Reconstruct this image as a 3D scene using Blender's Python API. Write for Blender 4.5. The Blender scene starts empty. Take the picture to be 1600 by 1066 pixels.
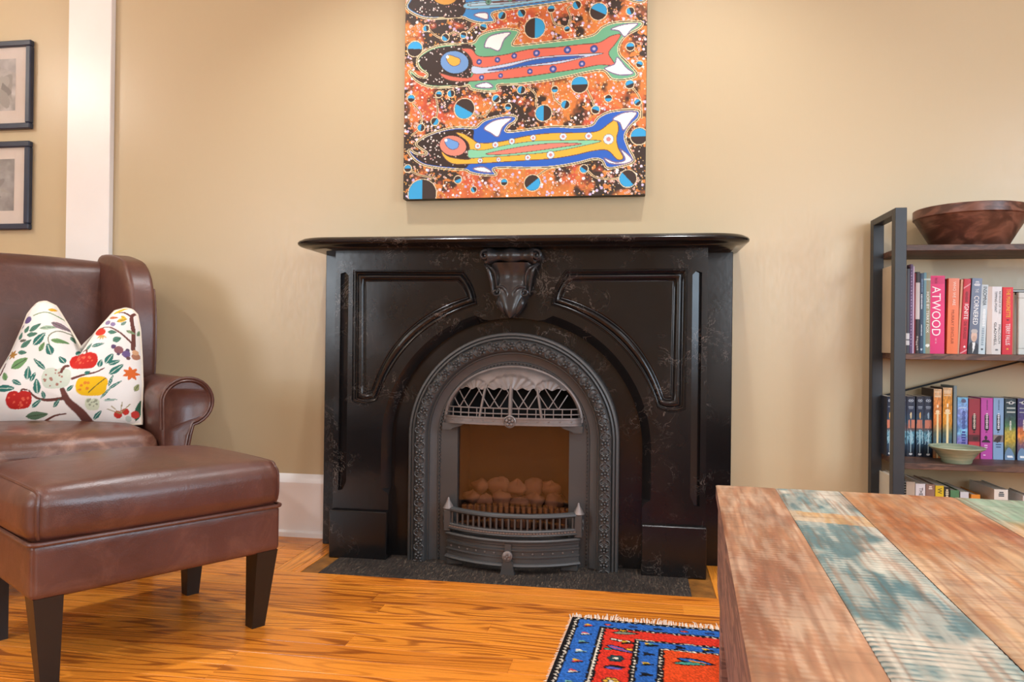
import bpy, bmesh, math, random
import numpy as np
from mathutils import Vector, Matrix
from mathutils.geometry import tessellate_polygon

# ------------------------------------------------------------------ camera
FPX = 1190.0
YAW = math.radians(9.26); ROLL = .012; PITCH = .0045
CAM = np.array([0, -2.97, .80])
_Z = np.array([0, 0, 1.])
F0 = np.array([-math.sin(YAW), math.cos(YAW), 0]); R0 = np.array([math.cos(YAW), math.sin(YAW), 0])
CF = math.cos(PITCH)*F0 + math.sin(PITCH)*_Z
_U0 = math.cos(PITCH)*_Z - math.sin(PITCH)*F0
CR = math.cos(ROLL)*R0 + math.sin(ROLL)*_U0
CU = math.cos(ROLL)*_U0 - math.sin(ROLL)*R0
def ray(x, y): return CF + (x-800)/FPX*CR - (y-533)/FPX*CU
def WP(x, y, yp=0.):
    """pixel -> (X, Z) on the plane parallel to the chimney wall at Y = yp"""
    d = ray(x, y); t = (yp-CAM[1])/d[1]; p = CAM+t*d
    return float(p[0]), float(p[2])
def FP(x, y, z=0.):
    """pixel -> (X, Y) on the horizontal plane at height z"""
    d = ray(x, y); t = (z-CAM[2])/d[2]; p = CAM+t*d
    return float(p[0]), float(p[1])
def G(xc, zc):
    p = CAM + xc*R0 + zc*F0
    return float(p[0]), float(p[1])

S = bpy.context.scene
COL = S.collection
cd = bpy.data.cameras.new('camera'); cam = bpy.data.objects.new('camera', cd); COL.objects.link(cam)
cd.sensor_fit = 'HORIZONTAL'; cd.sensor_width = 36; cd.lens = FPX/1600*36; cd.clip_start = .02
m4 = Matrix.Identity(4)
for i in range(3):
    m4[i][0] = CR[i]; m4[i][1] = CU[i]; m4[i][2] = -CF[i]; m4[i][3] = CAM[i]
cam.matrix_world = m4
S.camera = cam
vs = S.view_settings
vs.view_transform = 'Standard'; vs.look = 'None'; vs.gamma = 1; vs.use_curve_mapping = False
vs.exposure = 0.0

# ------------------------------------------------------------------ light
W = bpy.data.worlds.new('world'); S.world = W; W.use_nodes = True
bg = W.node_tree.nodes['Background']; bg.inputs[0].default_value = (.75, .87, 1, 1); bg.inputs[1].default_value = .6
def area(name, loc, target, sx, sy, power, col):
    l = bpy.data.lights.new(name, 'AREA'); l.shape = 'RECTANGLE'; l.size = sx; l.size_y = sy
    l.energy = power; l.color = col
    o = bpy.data.objects.new(name, l); COL.objects.link(o); o.location = loc
    o.rotation_euler = (Vector(target)-Vector(loc)).to_track_quat('-Z', 'Y').to_euler()
    return o
ROOM = dict(x0=-4.6, x1=2.7, y0=-5.4, z1=2.78)
# daylight coming in through the windows behind the camera and in the right-hand wall
area('window_daylight_rear', (-3.72, -5.36, 1.55), (-3.2, 0, 1.2), 1.3, 1.5, 58, (.86, .93, 1))
area('window_daylight_rear_two', (1.75, -5.36, 1.55), (1.4, 0, 1.2), 1.5, 1.5, 58, (.86, .93, 1))
area('window_daylight_side', (2.66, -2.6, 1.55), (0, -2.6, 1.2), 1.3, 1.5, 66, (.66, .83, 1))

# ------------------------------------------------------------------ materials
def lin(c):
    if isinstance(c, str): c = tuple(int(c[i:i+2], 16)/255 for i in (0, 2, 4))
    return tuple((v/12.92 if v <= .04045 else ((v+.055)/1.055)**2.4) for v in c)
def s2l(a):
    a = np.clip(a, 0, 1)
    return np.where(a <= .04045, a/12.92, ((a+.055)/1.055)**2.4)
class NT:
    def __init__(s, name):
        s.m = bpy.data.materials.new(name); s.m.use_nodes = True
        s.t = s.m.node_tree; s.t.nodes.clear()
        s.out = s.n('ShaderNodeOutputMaterial')
    def n(s, typ, **kw):
        nd = s.t.nodes.new(typ)
        for k, v in kw.items():
            if k.startswith('i_'):
                nd.inputs[k[2:].replace('_', ' ')].default_value = v
            else: setattr(nd, k, v)
        return nd
    def l(s, a, b): s.t.links.new(a, b)
    def math(s, op, a, b=None, c=None):
        nd = s.n('ShaderNodeMath', operation=op)
        for i, v in enumerate((a, b, c)):
            if v is None: continue
            if isinstance(v, (int, float)): nd.inputs[i].default_value = v
            else: s.l(v, nd.inputs[i])
        return nd.outputs[0]
    def mix(s, fac, a, b, blend='MIX'):
        nd = s.n('ShaderNodeMix', data_type='RGBA', blend_type=blend)
        for sock, v in ((nd.inputs[0], fac), (nd.inputs[6], a), (nd.inputs[7], b)):
            if isinstance(v, (int, float)): sock.default_value = v
            elif isinstance(v, tuple): sock.default_value = (*v[:3], 1)
            else: s.l(v, sock)
        return nd.outputs[2]
    def ramp(s, fac, stops, interp='LINEAR'):
        nd = s.n('ShaderNodeValToRGB'); nd.color_ramp.interpolation = interp
        e = nd.color_ramp.elements
        while len(e) < len(stops): e.new(.5)
        for el, (p, c) in zip(e, stops):
            el.position = p; el.color = (*(c if isinstance(c, tuple) else (c, c, c)), 1)
        s.l(fac, nd.inputs[0]); return nd.outputs[0]
    def coords(s, scale=(1, 1, 1), rnd=0., rot=(0, 0, 0)):
        tc = s.n('ShaderNodeTexCoord'); mp = s.n('ShaderNodeMapping')
        mp.inputs['Scale'].default_value = scale; mp.inputs['Rotation'].default_value = rot
        src = tc.outputs['Object']
        if rnd:
            oi = s.n('ShaderNodeObjectInfo')
            r = s.math('MULTIPLY', oi.outputs['Random'], rnd)
            cmb = s.n('ShaderNodeCombineXYZ')
            for k in range(3): s.l(r, cmb.inputs[k])
            ad = s.n('ShaderNodeVectorMath', operation='ADD'); s.l(src, ad.inputs[0]); s.l(cmb.outputs[0], ad.inputs[1]); src = ad.outputs[0]
        s.l(src, mp.inputs[0]); return mp.outputs[0]
    def noise(s, vec, scale, detail=4, rough=.5, dist=0.):
        nd = s.n('ShaderNodeTexNoise'); nd.inputs['Scale'].default_value = scale
        nd.inputs['Detail'].default_value = detail; nd.inputs['Roughness'].default_value = rough
        nd.inputs['Distortion'].default_value = dist
        s.l(vec, nd.inputs['Vector']); return nd.outputs[0]
    def bump(s, h, strength, dist=.01):
        nd = s.n('ShaderNodeBump'); nd.inputs['Strength'].default_value = strength; nd.inputs['Distance'].default_value = dist
        s.l(h, nd.inputs['Height']); return nd.outputs[0]
    def bsdf(s, col, rough=.5, metal=0., normal=None, spec=.5, coat=0., coat_rough=.1):
        b = s.n('ShaderNodeBsdfPrincipled')
        for sock, v in (('Base Color', col), ('Roughness', rough), ('Metallic', metal), ('Specular IOR Level', spec), ('Coat Weight', coat), ('Coat Roughness', coat_rough)):
            if isinstance(v, tuple): b.inputs[sock].default_value = (*v[:3], 1)
            elif isinstance(v, (int, float)): b.inputs[sock].default_value = v
            else: s.l(v, b.inputs[sock])
        if normal is not None: s.l(normal, b.inputs['Normal'])
        s.l(b.outputs[0], s.out.inputs[0]); s.b = b; return s.m

_mc = {}
def plain(name, col, rough=.5, metal=0., var=.12, scale=12., bump=0., spec=.5, coat=0.):
    """colour with a gentle mottling"""
    if name in _mc: return _mc[name]
    t = NT(name); v = t.coords()
    n = t.noise(v, scale, 4)
    c = lin(col)
    colr = t.ramp(n, [(.3, tuple(x*(1-var) for x in c)), (.7, tuple(min(1, x*(1+var)) for x in c))])
    nm = t.bump(t.noise(v, scale*12, 3), bump, .004) if bump else None
    _mc[name] = t.bsdf(colr, rough, metal, nm, spec, coat)
    return _mc[name]

def mk_wall():
    t = NT('tan_paint'); v = t.coords()
    n = t.noise(v, 1.3, 3); n2 = t.noise(t.coords((1, 1, .25)), 90, 3)
    c = t.mix(n, lin('c4b28f'), lin('c8b693'))
    return t.bsdf(c, t.ramp(n2, [(.3, .28), (.7, .36)]), 0, t.bump(n2, .05, .004), .5)
def mk_plank():
    t = NT('honey_oak'); v = t.coords((.75, 9, 9), 37.)
    n = t.noise(v, 1.0, 2.2, .42, .25)
    r01 = t.math('MULTIPLY_ADD', t.math('SINE', t.math('MULTIPLY', n, 105.)), .5, .5)
    fine = t.noise(t.coords((5, 190, 60), 11.), 1, 4, .6)
    broad = t.noise(t.coords((.9, 5, 5), 23.), 1.3, 2)
    g = t.math('MULTIPLY', t.ramp(r01, [(.6, 0.), (.97, .9)]), t.ramp(broad, [(.32, .25), (.55, 1.)]))
    light = t.mix(broad, lin('f6a23c'), lin('e88a28'))
    c = t.mix(g, light, lin('9a5218'))
    oi = t.n('ShaderNodeObjectInfo')
    tint = t.ramp(oi.outputs['Random'], [(0, lin('ddcfc0')), (.5, lin('ffffff')), (1., lin('f0dcc8'))])
    c = t.mix(.8, c, tint, 'MULTIPLY')
    c = t.mix(t.ramp(fine, [(.5, 0.), (.75, .5)]), c, lin('9c5a1c'))
    return t.bsdf(c, t.ramp(fine, [(.3, .24), (.7, .36)]), 0, t.bump(fine, .05, .003), .5)
def mk_slate():
    t = NT('black_slate'); v = t.coords()
    warm = t.noise(v, 3.2, 5, .6)
    base = t.ramp(warm, [(.38, lin('131213')), (.62, lin('1c1a1a')), (.78, lin('2c2421'))])
    # thin pale veins: contour of a distorted noise, kept only in patches
    ridge = t.math('ABSOLUTE', t.math('SUBTRACT', t.noise(v, 13, 7, .68, .9), .5))
    vein = t.ramp(ridge, [(.0, 1.), (.009, 0.)])
    patch = t.ramp(t.noise(v, 6.5, 3), [(.52, 0.), (.66, 1.)])
    k = t.math('MULTIPLY', vein, patch)
    fleck = t.ramp(t.noise(v, 85, 2), [(.76, 0.), (.80, .35)])
    k2 = t.math('MAXIMUM', k, t.math('MULTIPLY', fleck, patch))
    c = t.mix(t.math('MULTIPLY', k2, .62), base, lin('9b9088'))
    r = t.ramp(t.noise(v, 5, 4), [(.3, .14), (.75, .26)])
    return t.bsdf(c, r, 0, t.bump(t.noise(v, 60, 4), .05, .003), .36)
def mk_iron():
    t = NT('cast_iron'); v = t.coords()
    n = t.noise(v, 140, 4); n2 = t.noise(v, 4, 3)
    c = t.mix(n2, lin('474849'), lin('545454'))
    return t.bsdf(c, .43, .35, t.bump(n, .16, .002), .5)
def mk_leather(name, a, b, worn, amount):
    t = NT(name); v = t.coords()
    n = t.noise(v, 2.6, 5, .62); 
    c = t.ramp(n, [(.35, lin(a)), (.68, lin(b))])
    scr = t.noise(t.coords((1, 1, 1)), 7, 8, .72, 1.2)
    c = t.mix(t.math('MULTIPLY', t.ramp(scr, [(.5, 0.), (.72, 1.)]), amount), c, lin(worn))
    vo = t.n('ShaderNodeTexVoronoi'); vo.inputs['Scale'].default_value = 330; t.l(v, vo.inputs['Vector'])
    wr = t.noise(t.coords((1, 1, 1)), 9, 3, .5, .8)
    h = t.math('ADD', t.math('MULTIPLY', vo.outputs[0], .12), t.math('MULTIPLY', wr, 1.4))
    return t.bsdf(c, t.ramp(n, [(.3, .30), (.7, .42)]), 0, t.bump(h, .25, .006), .7)
def mk_attr(name, rough=.6, bscale=0., bstr=.2, spec=.4, coat=0.):
    t = NT(name)
    a = t.n('ShaderNodeAttribute'); a.attribute_name = 'Col'
    nm = None
    if bscale: nm = t.bump(t.noise(t.coords(), bscale, 3), bstr, .003)
    return t.bsdf(a.outputs['Color'], rough, 0, nm, spec, coat)
def mk_walnut(name, a, b, c3, sc=(3, 3, 26), rough=.42):
    t = NT(name); v = t.coords(sc, 9.)
    n = t.noise(v, 1.6, 4, .55, .6)
    r = t.math('MULTIPLY_ADD', t.math('SINE', t.math('MULTIPLY', n, 15.)), .5, .5)
    c = t.ramp(r, [(0, lin(a)), (.6, lin(b)), (1, lin(c3))])
    bl = t.noise(t.coords((1, 1, 1), 5.), 7, 4)
    c = t.mix(t.ramp(bl, [(.4, 0.), (.75, .6)]), c, lin(c3))
    return t.bsdf(c, rough, 0, t.bump(r, .08, .002), .5)
def mk_glass(name, tint, gloss_rough, fac):
    t = NT(name)
    tr = t.n('ShaderNodeBsdfTransparent'); tr.inputs[0].default_value = (*tint, 1)
    gl = t.n('ShaderNodeBsdfGlossy'); gl.inputs['Roughness'].default_value = gloss_rough
    fr = t.n('ShaderNodeLayerWeight'); fr.inputs[0].default_value = .5
    sch = t.math('MULTIPLY_ADD', t.math('POWER', fr.outputs['Facing'], 5.), .9, .04)
    mx = t.n('ShaderNodeMixShader')
    t.l(t.math('ADD', sch, fac), mx.inputs[0])
    t.l(tr.outputs[0], mx.inputs[1]); t.l(gl.outputs[0], mx.inputs[2]); t.l(mx.outputs[0], t.out.inputs[0])
    return t.m
def mk_emit(name, col, st):
    t = NT(name); e = t.n('ShaderNodeEmission'); e.inputs[0].default_value = (*col, 1); e.inputs[1].default_value = st
    t.l(e.outputs[0], t.out.inputs[0]); return t.m

# ------------------------------------------------------------------ mesh helpers
def empty(name, loc=(0, 0, 0), rz=0., label=None, cat=None, group=None, kind=None):
    o = bpy.data.objects.new(name, None); COL.objects.link(o)
    o.location = loc; o.rotation_euler = (0, 0, rz); o.empty_display_size = .1
    return tag(o, label, cat, group, kind)
def tag(o, label=None, cat=None, group=None, kind=None):
    if label: o['label'] = label
    if cat: o['category'] = cat
    if group: o['group'] = group
    if kind: o['kind'] = kind
    return o
class MB:
    """collects verts/faces of one mesh"""
    def __init__(s): s.v = []; s.f = []
    def add(s, vs, fs):
        k = len(s.v); s.v += [tuple(map(float, p)) for p in vs]; s.f += [tuple(i+k for i in f) for f in fs]; return s
    def box(s, x0, x1, y0, y1, z0, z1, bev=0., seg=1):
        bm = bmesh.new(); bmesh.ops.create_cube(bm, size=1)
        for v in bm.verts:
            v.co = Vector(((x0+x1)/2+v.co.x*(x1-x0), (y0+y1)/2+v.co.y*(y1-y0), (z0+z1)/2+v.co.z*(z1-z0)))
        if bev: bmesh.ops.bevel(bm, geom=bm.edges[:]+bm.verts[:], offset=bev, segments=seg, affect='EDGES', profile=.5)
        bm.verts.index_update()
        s.add([v.co[:] for v in bm.verts], [tuple(v.index for v in f.verts) for f in bm.faces]); bm.free(); return s
    def frustum(s, c0, h0, c1, h1):
        """square-section tapered bar between centres c0, c1 (half sizes h0, h1 in x,y)"""
        v = []
        for c, h in ((c0, h0), (c1, h1)):
            for sx, sy in ((-1, -1), (1, -1), (1, 1), (-1, 1)): v.append((c[0]+sx*h[0], c[1]+sy*h[1], c[2]))
        return s.add(v, [(3, 2, 1, 0), (4, 5, 6, 7), (0, 1, 5, 4), (1, 2, 6, 5), (2, 3, 7, 6), (3, 0, 4, 7)])
    def tube(s, pts, r, n=8, closed=False, caps=True):
        pts = [np.array(p, float) for p in pts]; N = len(pts)
        rs = r if hasattr(r, '__len__') else [r]*N
        rings = []; up = None
        for i, p in enumerate(pts):
            a = pts[(i-1) % N] if (closed or i > 0) else p
            b = pts[(i+1) % N] if (closed or i < N-1) else p
            d = b-a; d = d/(np.linalg.norm(d)+1e-12)
            if up is None:
                up = np.array([0, 0, 1.]) if abs(d[2]) < .9 else np.array([1., 0, 0])
            u = up-d*(up@d); u /= np.linalg.norm(u)+1e-12; w = np.cross(d, u); up = u
            rings.append([p+rs[i]*(math.cos(t)*u+math.sin(t)*w) for t in np.linspace(0, 2*math.pi, n, endpoint=False)])
        v = [q for rg in rings for q in rg]; f = []
        for i in range(N if closed else N-1):
            j = (i+1) % N
            for k in range(n): f.append((i*n+k, i*n+(k+1) % n, j*n+(k+1) % n, j*n+k))
        if caps and not closed:
            f.append(tuple(range(n))[::-1]); f.append(tuple((N-1)*n+k for k in range(n)))
        return s.add(v, f)
    def lathe(s, prof, c=(0, 0, 0), n=24, axis='z'):
        v = []; f = []
        for r, z in prof:
            for k in range(n):
                t = 2*math.pi*k/n
                p = (r*math.cos(t), r*math.sin(t), z) if axis == 'z' else (r*math.cos(t), -z, r*math.sin(t))
                v.append((c[0]+p[0], c[1]+p[1], c[2]+p[2]))
        for i in range(len(prof)-1):
            for k in range(n): f.append((i*n+k, i*n+(k+1) % n, (i+1)*n+(k+1) % n, (i+1)*n+k))
        f.append(tuple(range(n))[::-1]); f.append(tuple((len(prof)-1)*n+k for k in range(n)))
        return s.add(v, f)
    def strip(s, rows, closed=False):
        """quads between successive rows of equally many points"""
        n = len(rows[0]); v = [p for r in rows for p in r]; f = []
        for i in range(len(rows)-1):
            for k in range(n if closed else n-1): f.append((i*n+k, i*n+(k+1) % n, (i+1)*n+(k+1) % n, (i+1)*n+k))
        return s.add(v, f)
    def poly(s, loops, fn):
        """fill 2-D loops (first outer, rest holes); fn maps 2-D -> 3-D"""
        tris = tessellate_polygon([[Vector((p[0], p[1], 0)) for p in lp] for lp in loops])
        flat = [p for lp in loops for p in lp]
        return s.add([fn(*p) for p in flat], [tuple(t) for t in tris])
    def prism(s, pts, fn0, fn1):
        """closed 2-D outline extruded between two maps"""
        n = len(pts)
        s.poly([pts], fn0); s.poly([pts], fn1)
        return s.strip([[fn0(*p) for p in pts], [fn1(*p) for p in pts]], True)
    def xf(s, fn):
        s.v = [tuple(fn(*p)) for p in s.v]; return s
    def mesh(s, name, mat, smooth=True, ang=35):
        me = bpy.data.meshes.new(name); me.from_pydata(s.v, [], s.f)
        bm = bmesh.new(); bm.from_mesh(me)
        bmesh.ops.remove_doubles(bm, verts=bm.verts[:], dist=1e-5)
        bmesh.ops.recalc_face_normals(bm, faces=bm.faces[:]); bm.to_mesh(me); bm.free()
        if mat: me.materials.append(mat)
        if smooth:
            me.polygons.foreach_set('use_smooth', [True]*len(me.polygons)); me.set_sharp_from_angle(angle=math.radians(ang))
        return me
    def build(s, name, mat, parent=None, smooth=True, ang=35):
        return link(s.mesh(name, mat, smooth, ang), name, parent)
def link(me, name, parent=None, loc=None, rot=None, scale=None):
    o = bpy.data.objects.new(name, me); COL.objects.link(o)
    if parent: o.parent = parent
    if loc is not None: o.location = loc
    if rot is not None: o.rotation_euler = rot
    if scale is not None: o.scale = scale
    return o
def rbox(half, r, n=10, puff=(0, 0, 0), center=(0, 0, 0)):
    """rounded, puffed cushion block; returns MB"""
    hx, hy, hz = half; h = np.array(half)
    def axis(hh):
        k = max(3, n//3)
        # place the edge samples evenly by angle
        t = np.linspace(0, 1, k)
        return np.unique(np.round(np.concatenate([-hh+r*t, np.linspace(-(hh-r), hh-r, n), hh-r*t]), 6))
    ax = [axis(x) for x in half]; mb = MB()
    for d in range(3):
        a, b = [(1, 2), (2, 0), (0, 1)][d]
        for sgn in (-1, 1):
            A, B = np.meshgrid(ax[a], ax[b], indexing='ij'); P = np.zeros(A.shape+(3,))
            P[..., a] = A; P[..., b] = B; P[..., d] = sgn*h[d]
            inn = np.clip(P, -(h-r), h-r); D = P-inn; L = np.linalg.norm(D, axis=-1, keepdims=True)
            P = inn+r*D/np.maximum(L, 1e-9)
            q = P/h; w = 1-np.clip(np.abs(q), 0, 1)**2.2
            for k, pf in enumerate(puff):
                if pf:
                    i, j = [(1, 2), (0, 2), (0, 1)][k]
                    P[..., k] += pf*w[..., i]*w[..., j]*np.clip(q[..., k]*1.4, -1, 1)
            P += np.array(center)
            na, nb = A.shape; f = []
            for i in range(na-1):
                for j in range(nb-1): f.append((i*nb+j, (i+1)*nb+j, (i+1)*nb+j+1, i*nb+j+1))
            mb.add(P.reshape(-1, 3), f)
    return mb
def rb_point(P, half, r, puff, center):
    h = np.array(half, float); P = np.array(P, float); inn = np.clip(P, -(h-r), h-r); D = P-inn
    P = inn+r*D/max(np.linalg.norm(D), 1e-9); q = P/h; w = 1-np.clip(np.abs(q), 0, 1)**2.2
    for k, pf in enumerate(puff):
        if pf:
            i, j = [(1, 2), (0, 2), (0, 1)][k]; P[k] += pf*w[i]*w[j]*np.clip(q[k]*1.4, -1, 1)
    return P+np.array(center)
def catmull(pts, n=6, closed=True):
    P = np.array(pts, float); N = len(P); out = []
    for i in range(N if closed else N-1):
        if closed: p0, p1, p2, p3 = P[i-1], P[i], P[(i+1) % N], P[(i+2) % N]
        else: p0, p1, p2, p3 = P[max(i-1, 0)], P[i], P[i+1], P[min(i+2, N-1)]
        for t in np.linspace(0, 1, n, endpoint=False):
            out.append(.5*((2*p1)+(-p0+p2)*t+(2*p0-5*p1+4*p2-p3)*t*t+(-p0+3*p1-3*p2+p3)*t**3))
    if not closed: out.append(P[-1])
    return np.array(out)
def arc_pts(cx, cz, r, a0, a1, n):
    return [(cx+r*math.cos(a), cz+r*math.sin(a)) for a in np.linspace(a0, a1, n)]

# ------------------------------------------------------------------ colour-by-vertex prints
def vnoise(x, y, seed=0):
    rs = np.random.RandomState(seed); T = rs.rand(64, 64)
    xi = np.floor(x).astype(int); yi = np.floor(y).astype(int); fx = x-xi; fy = y-yi
    fx = fx*fx*(3-2*fx); fy = fy*fy*(3-2*fy)
    g = lambda a, b: T[a % 64, b % 64]
    return (g(xi, yi)*(1-fx)+g(xi+1, yi)*fx)*(1-fy)+(g(xi, yi+1)*(1-fx)+g(xi+1, yi+1)*fx)*fy
def fbm(x, y, seed=0, o=4):
    a = 0; s = 0
    for k in range(o): a = a+vnoise(x*2**k+k*7.3, y*2**k+k*3.1, seed+k)/2**k; s += 1/2**k
    return a/s
def rgb(h): return np.array([int(h[i:i+2], 16)/255 for i in (0, 2, 4)])
class Paint:
    """flat print evaluated on points (x right, y down)"""
    def __init__(s, x, y, base='ffffff'):
        s.x = np.asarray(x, float).ravel(); s.y = np.asarray(y, float).ravel()
        s.c = np.tile(rgb(base), (s.x.size, 1)); s.order = None
    def sub(s, x0, x1, y0, y1):
        if s.order is None:
            s.order = np.argsort(s.y, kind='stable'); s.ys = s.y[s.order]
        a, b = np.searchsorted(s.ys, [y0, y1])
        ix = s.order[a:b]; xx = s.x[ix]
        return ix[(xx >= x0) & (xx <= x1)]
    def poly(s, pts, col, sm=5, edge=None, ew=0.):
        P = catmull(pts, sm) if sm else np.array(pts, float)
        m = ew+1; ix = s.sub(P[:, 0].min()-m, P[:, 0].max()+m, P[:, 1].min()-m, P[:, 1].max()+m)
        if not ix.size: return
        x = s.x[ix]; y = s.y[ix]; ins = np.zeros(ix.size, bool); d2 = np.full(ix.size, 1e18)
        Q = np.roll(P, -1, 0)
        for (ax, ay), (bx, by) in zip(P, Q):
            c = (ay > y) != (by > y)
            if by != ay: ins ^= c & (x < (bx-ax)*(y-ay)/(by-ay)+ax)
            if ew:
                dx, dy = bx-ax, by-ay; L = dx*dx+dy*dy+1e-9
                t = np.clip(((x-ax)*dx+(y-ay)*dy)/L, 0, 1)
                d2 = np.minimum(d2, (x-ax-t*dx)**2+(y-ay-t*dy)**2)
        if col is not None: s.c[ix[ins]] = rgb(col)
        if ew: s.c[ix[d2 < ew*ew]] = rgb(edge)
    def line(s, pts, col, w, sm=6):
        P = catmull(pts, sm, False) if sm else np.array(pts, float)
        ws = np.linspace(w[0], w[1], len(P)) if isinstance(w, tuple) else np.full(len(P), w)
        m = ws.max()+1
        for i in range(len(P)-1):
            (ax, ay), (bx, by) = P[i], P[i+1]
            ix = s.sub(min(ax, bx)-m, max(ax, bx)+m, min(ay, by)-m, max(ay, by)+m)
            if not ix.size: continue
            x = s.x[ix]; y = s.y[ix]; dx, dy = bx-ax, by-ay; L = dx*dx+dy*dy+1e-9
            t = np.clip(((x-ax)*dx+(y-ay)*dy)/L, 0, 1)
            s.c[ix[(x-ax-t*dx)**2+(y-ay-t*dy)**2 < ws[i]**2]] = rgb(col)
    def ell(s, cx, cy, rx, ry, col, rot=0., half=None):
        r = max(rx, ry); ix = s.sub(cx-r, cx+r, cy-r, cy+r)
        if not ix.size: return
        dx = s.x[ix]-cx; dy = s.y[ix]-cy; c, sn = math.cos(rot), math.sin(rot)
        u = dx*c+dy*sn; v = -dx*sn+dy*c
        k = (u/rx)**2+(v/ry)**2 <= 1
        if half is not None: k &= (dx*math.cos(half)+dy*math.sin(half)) > 0
        s.c[ix[k]] = rgb(col)
    def leaf(s, x, y, ang, L, w, col, vein=None):
        c, sn = math.cos(ang), math.sin(ang)
        pts = [(0, 0), (L*.3, -w), (L*.7, -w*.75), (L, 0), (L*.7, w*.75), (L*.3, w)]
        s.poly([(x+a*c-b*sn, y+a*sn+b*c) for a, b in pts], col, 4)
        if vein: s.line([(x, y), (x+L*.9*c, y+L*.9*sn)], vein, max(1.2, w*.10), 0)
def painted(name, P, colors, mat, parent=None, two_d=None):
    """grid P (n,m,3) with per-point colours"""
    n, m = P.shape[:2]
    me = bpy.data.meshes.new(name); me.vertices.add(n*m); me.vertices.foreach_set('co', P.reshape(-1).astype(np.float32))
    i = np.arange(n*m).reshape(n, m)
    q = np.stack([i[:-1, :-1], i[1:, :-1], i[1:, 1:], i[:-1, 1:]], -1).reshape(-1)
    nf = (n-1)*(m-1)
    me.loops.add(nf*4); me.loops.foreach_set('vertex_index', q.astype(np.int32))
    me.polygons.add(nf); me.polygons.foreach_set('loop_start', np.arange(0, nf*4, 4, dtype=np.int32))
    me.update(calc_edges=True); me.validate()
    me.polygons.foreach_set('use_smooth', [True]*nf)
    a = me.color_attributes.new('Col', 'FLOAT_COLOR', 'POINT')
    c = np.ones((n*m, 4), np.float32); c[:, :3] = s2l(colors); a.data.foreach_set('color', c.reshape(-1))
    me.materials.append(mat)
    return link(me, name, parent)
_fonts = {}
def text_mesh(body, mat, name='lettering'):
    cu = bpy.data.curves.new('t', 'FONT'); cu.body = body; cu.align_x = 'LEFT'; cu.resolution_u = 3
    o = bpy.data.objects.new('t', cu); COL.objects.link(o)
    dg = bpy.context.evaluated_depsgraph_get(); me = bpy.data.meshes.new_from_object(o.evaluated_get(dg))
    bpy.data.objects.remove(o); bpy.data.curves.remove(cu)
    me.name = name; me.materials.clear(); me.materials.append(mat)
    return me
# ================================================================== structure
M_wall = mk_wall(); M_plank = mk_plank(); M_slate = mk_slate(); M_iron = mk_iron()
M_white = plain('white_gloss_paint', 'f2f1ef', .28, var=.03, scale=3)
M_ceil = plain('ceiling_white', 'f1eee8', .8, var=.03, scale=3)
x0, x1, yb, zt = ROOM['x0'], ROOM['x1'], ROOM['y0'], ROOM['z1']
def struct(name, mb, mat, label, parent=None, cat=None, smooth=False):
    o = mb.build(name, mat, parent, smooth)
    if not parent: tag(o, label, cat or name.split('_')[0], kind='structure')
    return o
struct('wall_back', MB().box(x0, x1, 0, .12, -.05, zt), M_wall, 'tan painted wall behind the fireplace and bookshelf')
struct('wall_left', MB().box(x0-.12, x0, yb-.12, .12, -.05, zt), M_wall, 'tan painted wall of the room beyond the armchair')
def wall_with_openings(name, along, a0, a1, fixed, out, ops, label):
    """wall slab with rectangular window holes; along = 'x' or 'y'"""
    mb = MB(); cur = a0
    def put(p, q, z0_, z1_):
        if along == 'x': mb.box(p, q, min(fixed, out), max(fixed, out), z0_, z1_)
        else: mb.box(min(fixed, out), max(fixed, out), p, q, z0_, z1_)
    for (o0, o1, z0_, z1_) in ops:
        put(cur, o0, -.05, zt); put(o0, o1, -.05, z0_); put(o0, o1, z1_, zt); cur = o1
    put(cur, a1, -.05, zt)
    return struct(name, mb, M_wall, label)
wall_with_openings('wall_rear', 'x', x0, x1, yb, yb-.12, [(-4.37, -3.07, .8, 2.3), (1.0, 2.5, .8, 2.3)], 'tan painted wall with two windows opposite the fireplace')
wall_with_openings('wall_right', 'y', yb-.12, .12, x1, x1+.12, [(-3.25, -1.95, .8, 2.3)], 'tan painted wall with one window beyond the bookshelf')
struct('ceiling', MB().box(x0-.12, x1+.12, yb-.12, .12, zt, zt+.1), M_ceil, 'plain white ceiling above the room')
M_pane = mk_glass('window_glass', (.96, .98, 1.), .02, 0.)
def window(n, along, a0, a1, fixed, out, label):
    mb = MB(); w = .06; z0_, z1_ = .8, 2.3
    f = fixed+(out-fixed)*.75; d = .02
    def put(m_, p, q, za, zb, dd=d):
        if along == 'x': m_.box(p, q, f-dd, f+dd, za, zb)
        else: m_.box(f-dd, f+dd, p, q, za, zb)
    for p, q, za, zb in ((a0, a0+w, z0_, z1_), (a1-w, a1, z0_, z1_), (a0+w, a1-w, z0_, z0_+w), (a0+w, a1-w, z1_-w, z1_), (a0+w, a1-w, 1.53, 1.57)): put(mb, p, q, za, zb)
    o = struct('window_%d' % n, mb, M_white, label, cat='window')
    for za, zb in ((z0_+w, 1.53), (1.57, z1_-w)):
        g = MB(); put(g, a0+w, a1-w, za, zb, .003); g.build('pane', M_pane, o, False)
window(1, 'x', -4.37, -3.07, yb, yb-.12, 'white sash window opposite the armchair')
window(2, 'x', 1.0, 2.5, yb, yb-.12, 'white sash window opposite the bookshelf')
window(3, 'y', -3.25, -1.95, x1, x1+.12, 'white sash window in the side wall')

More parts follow.
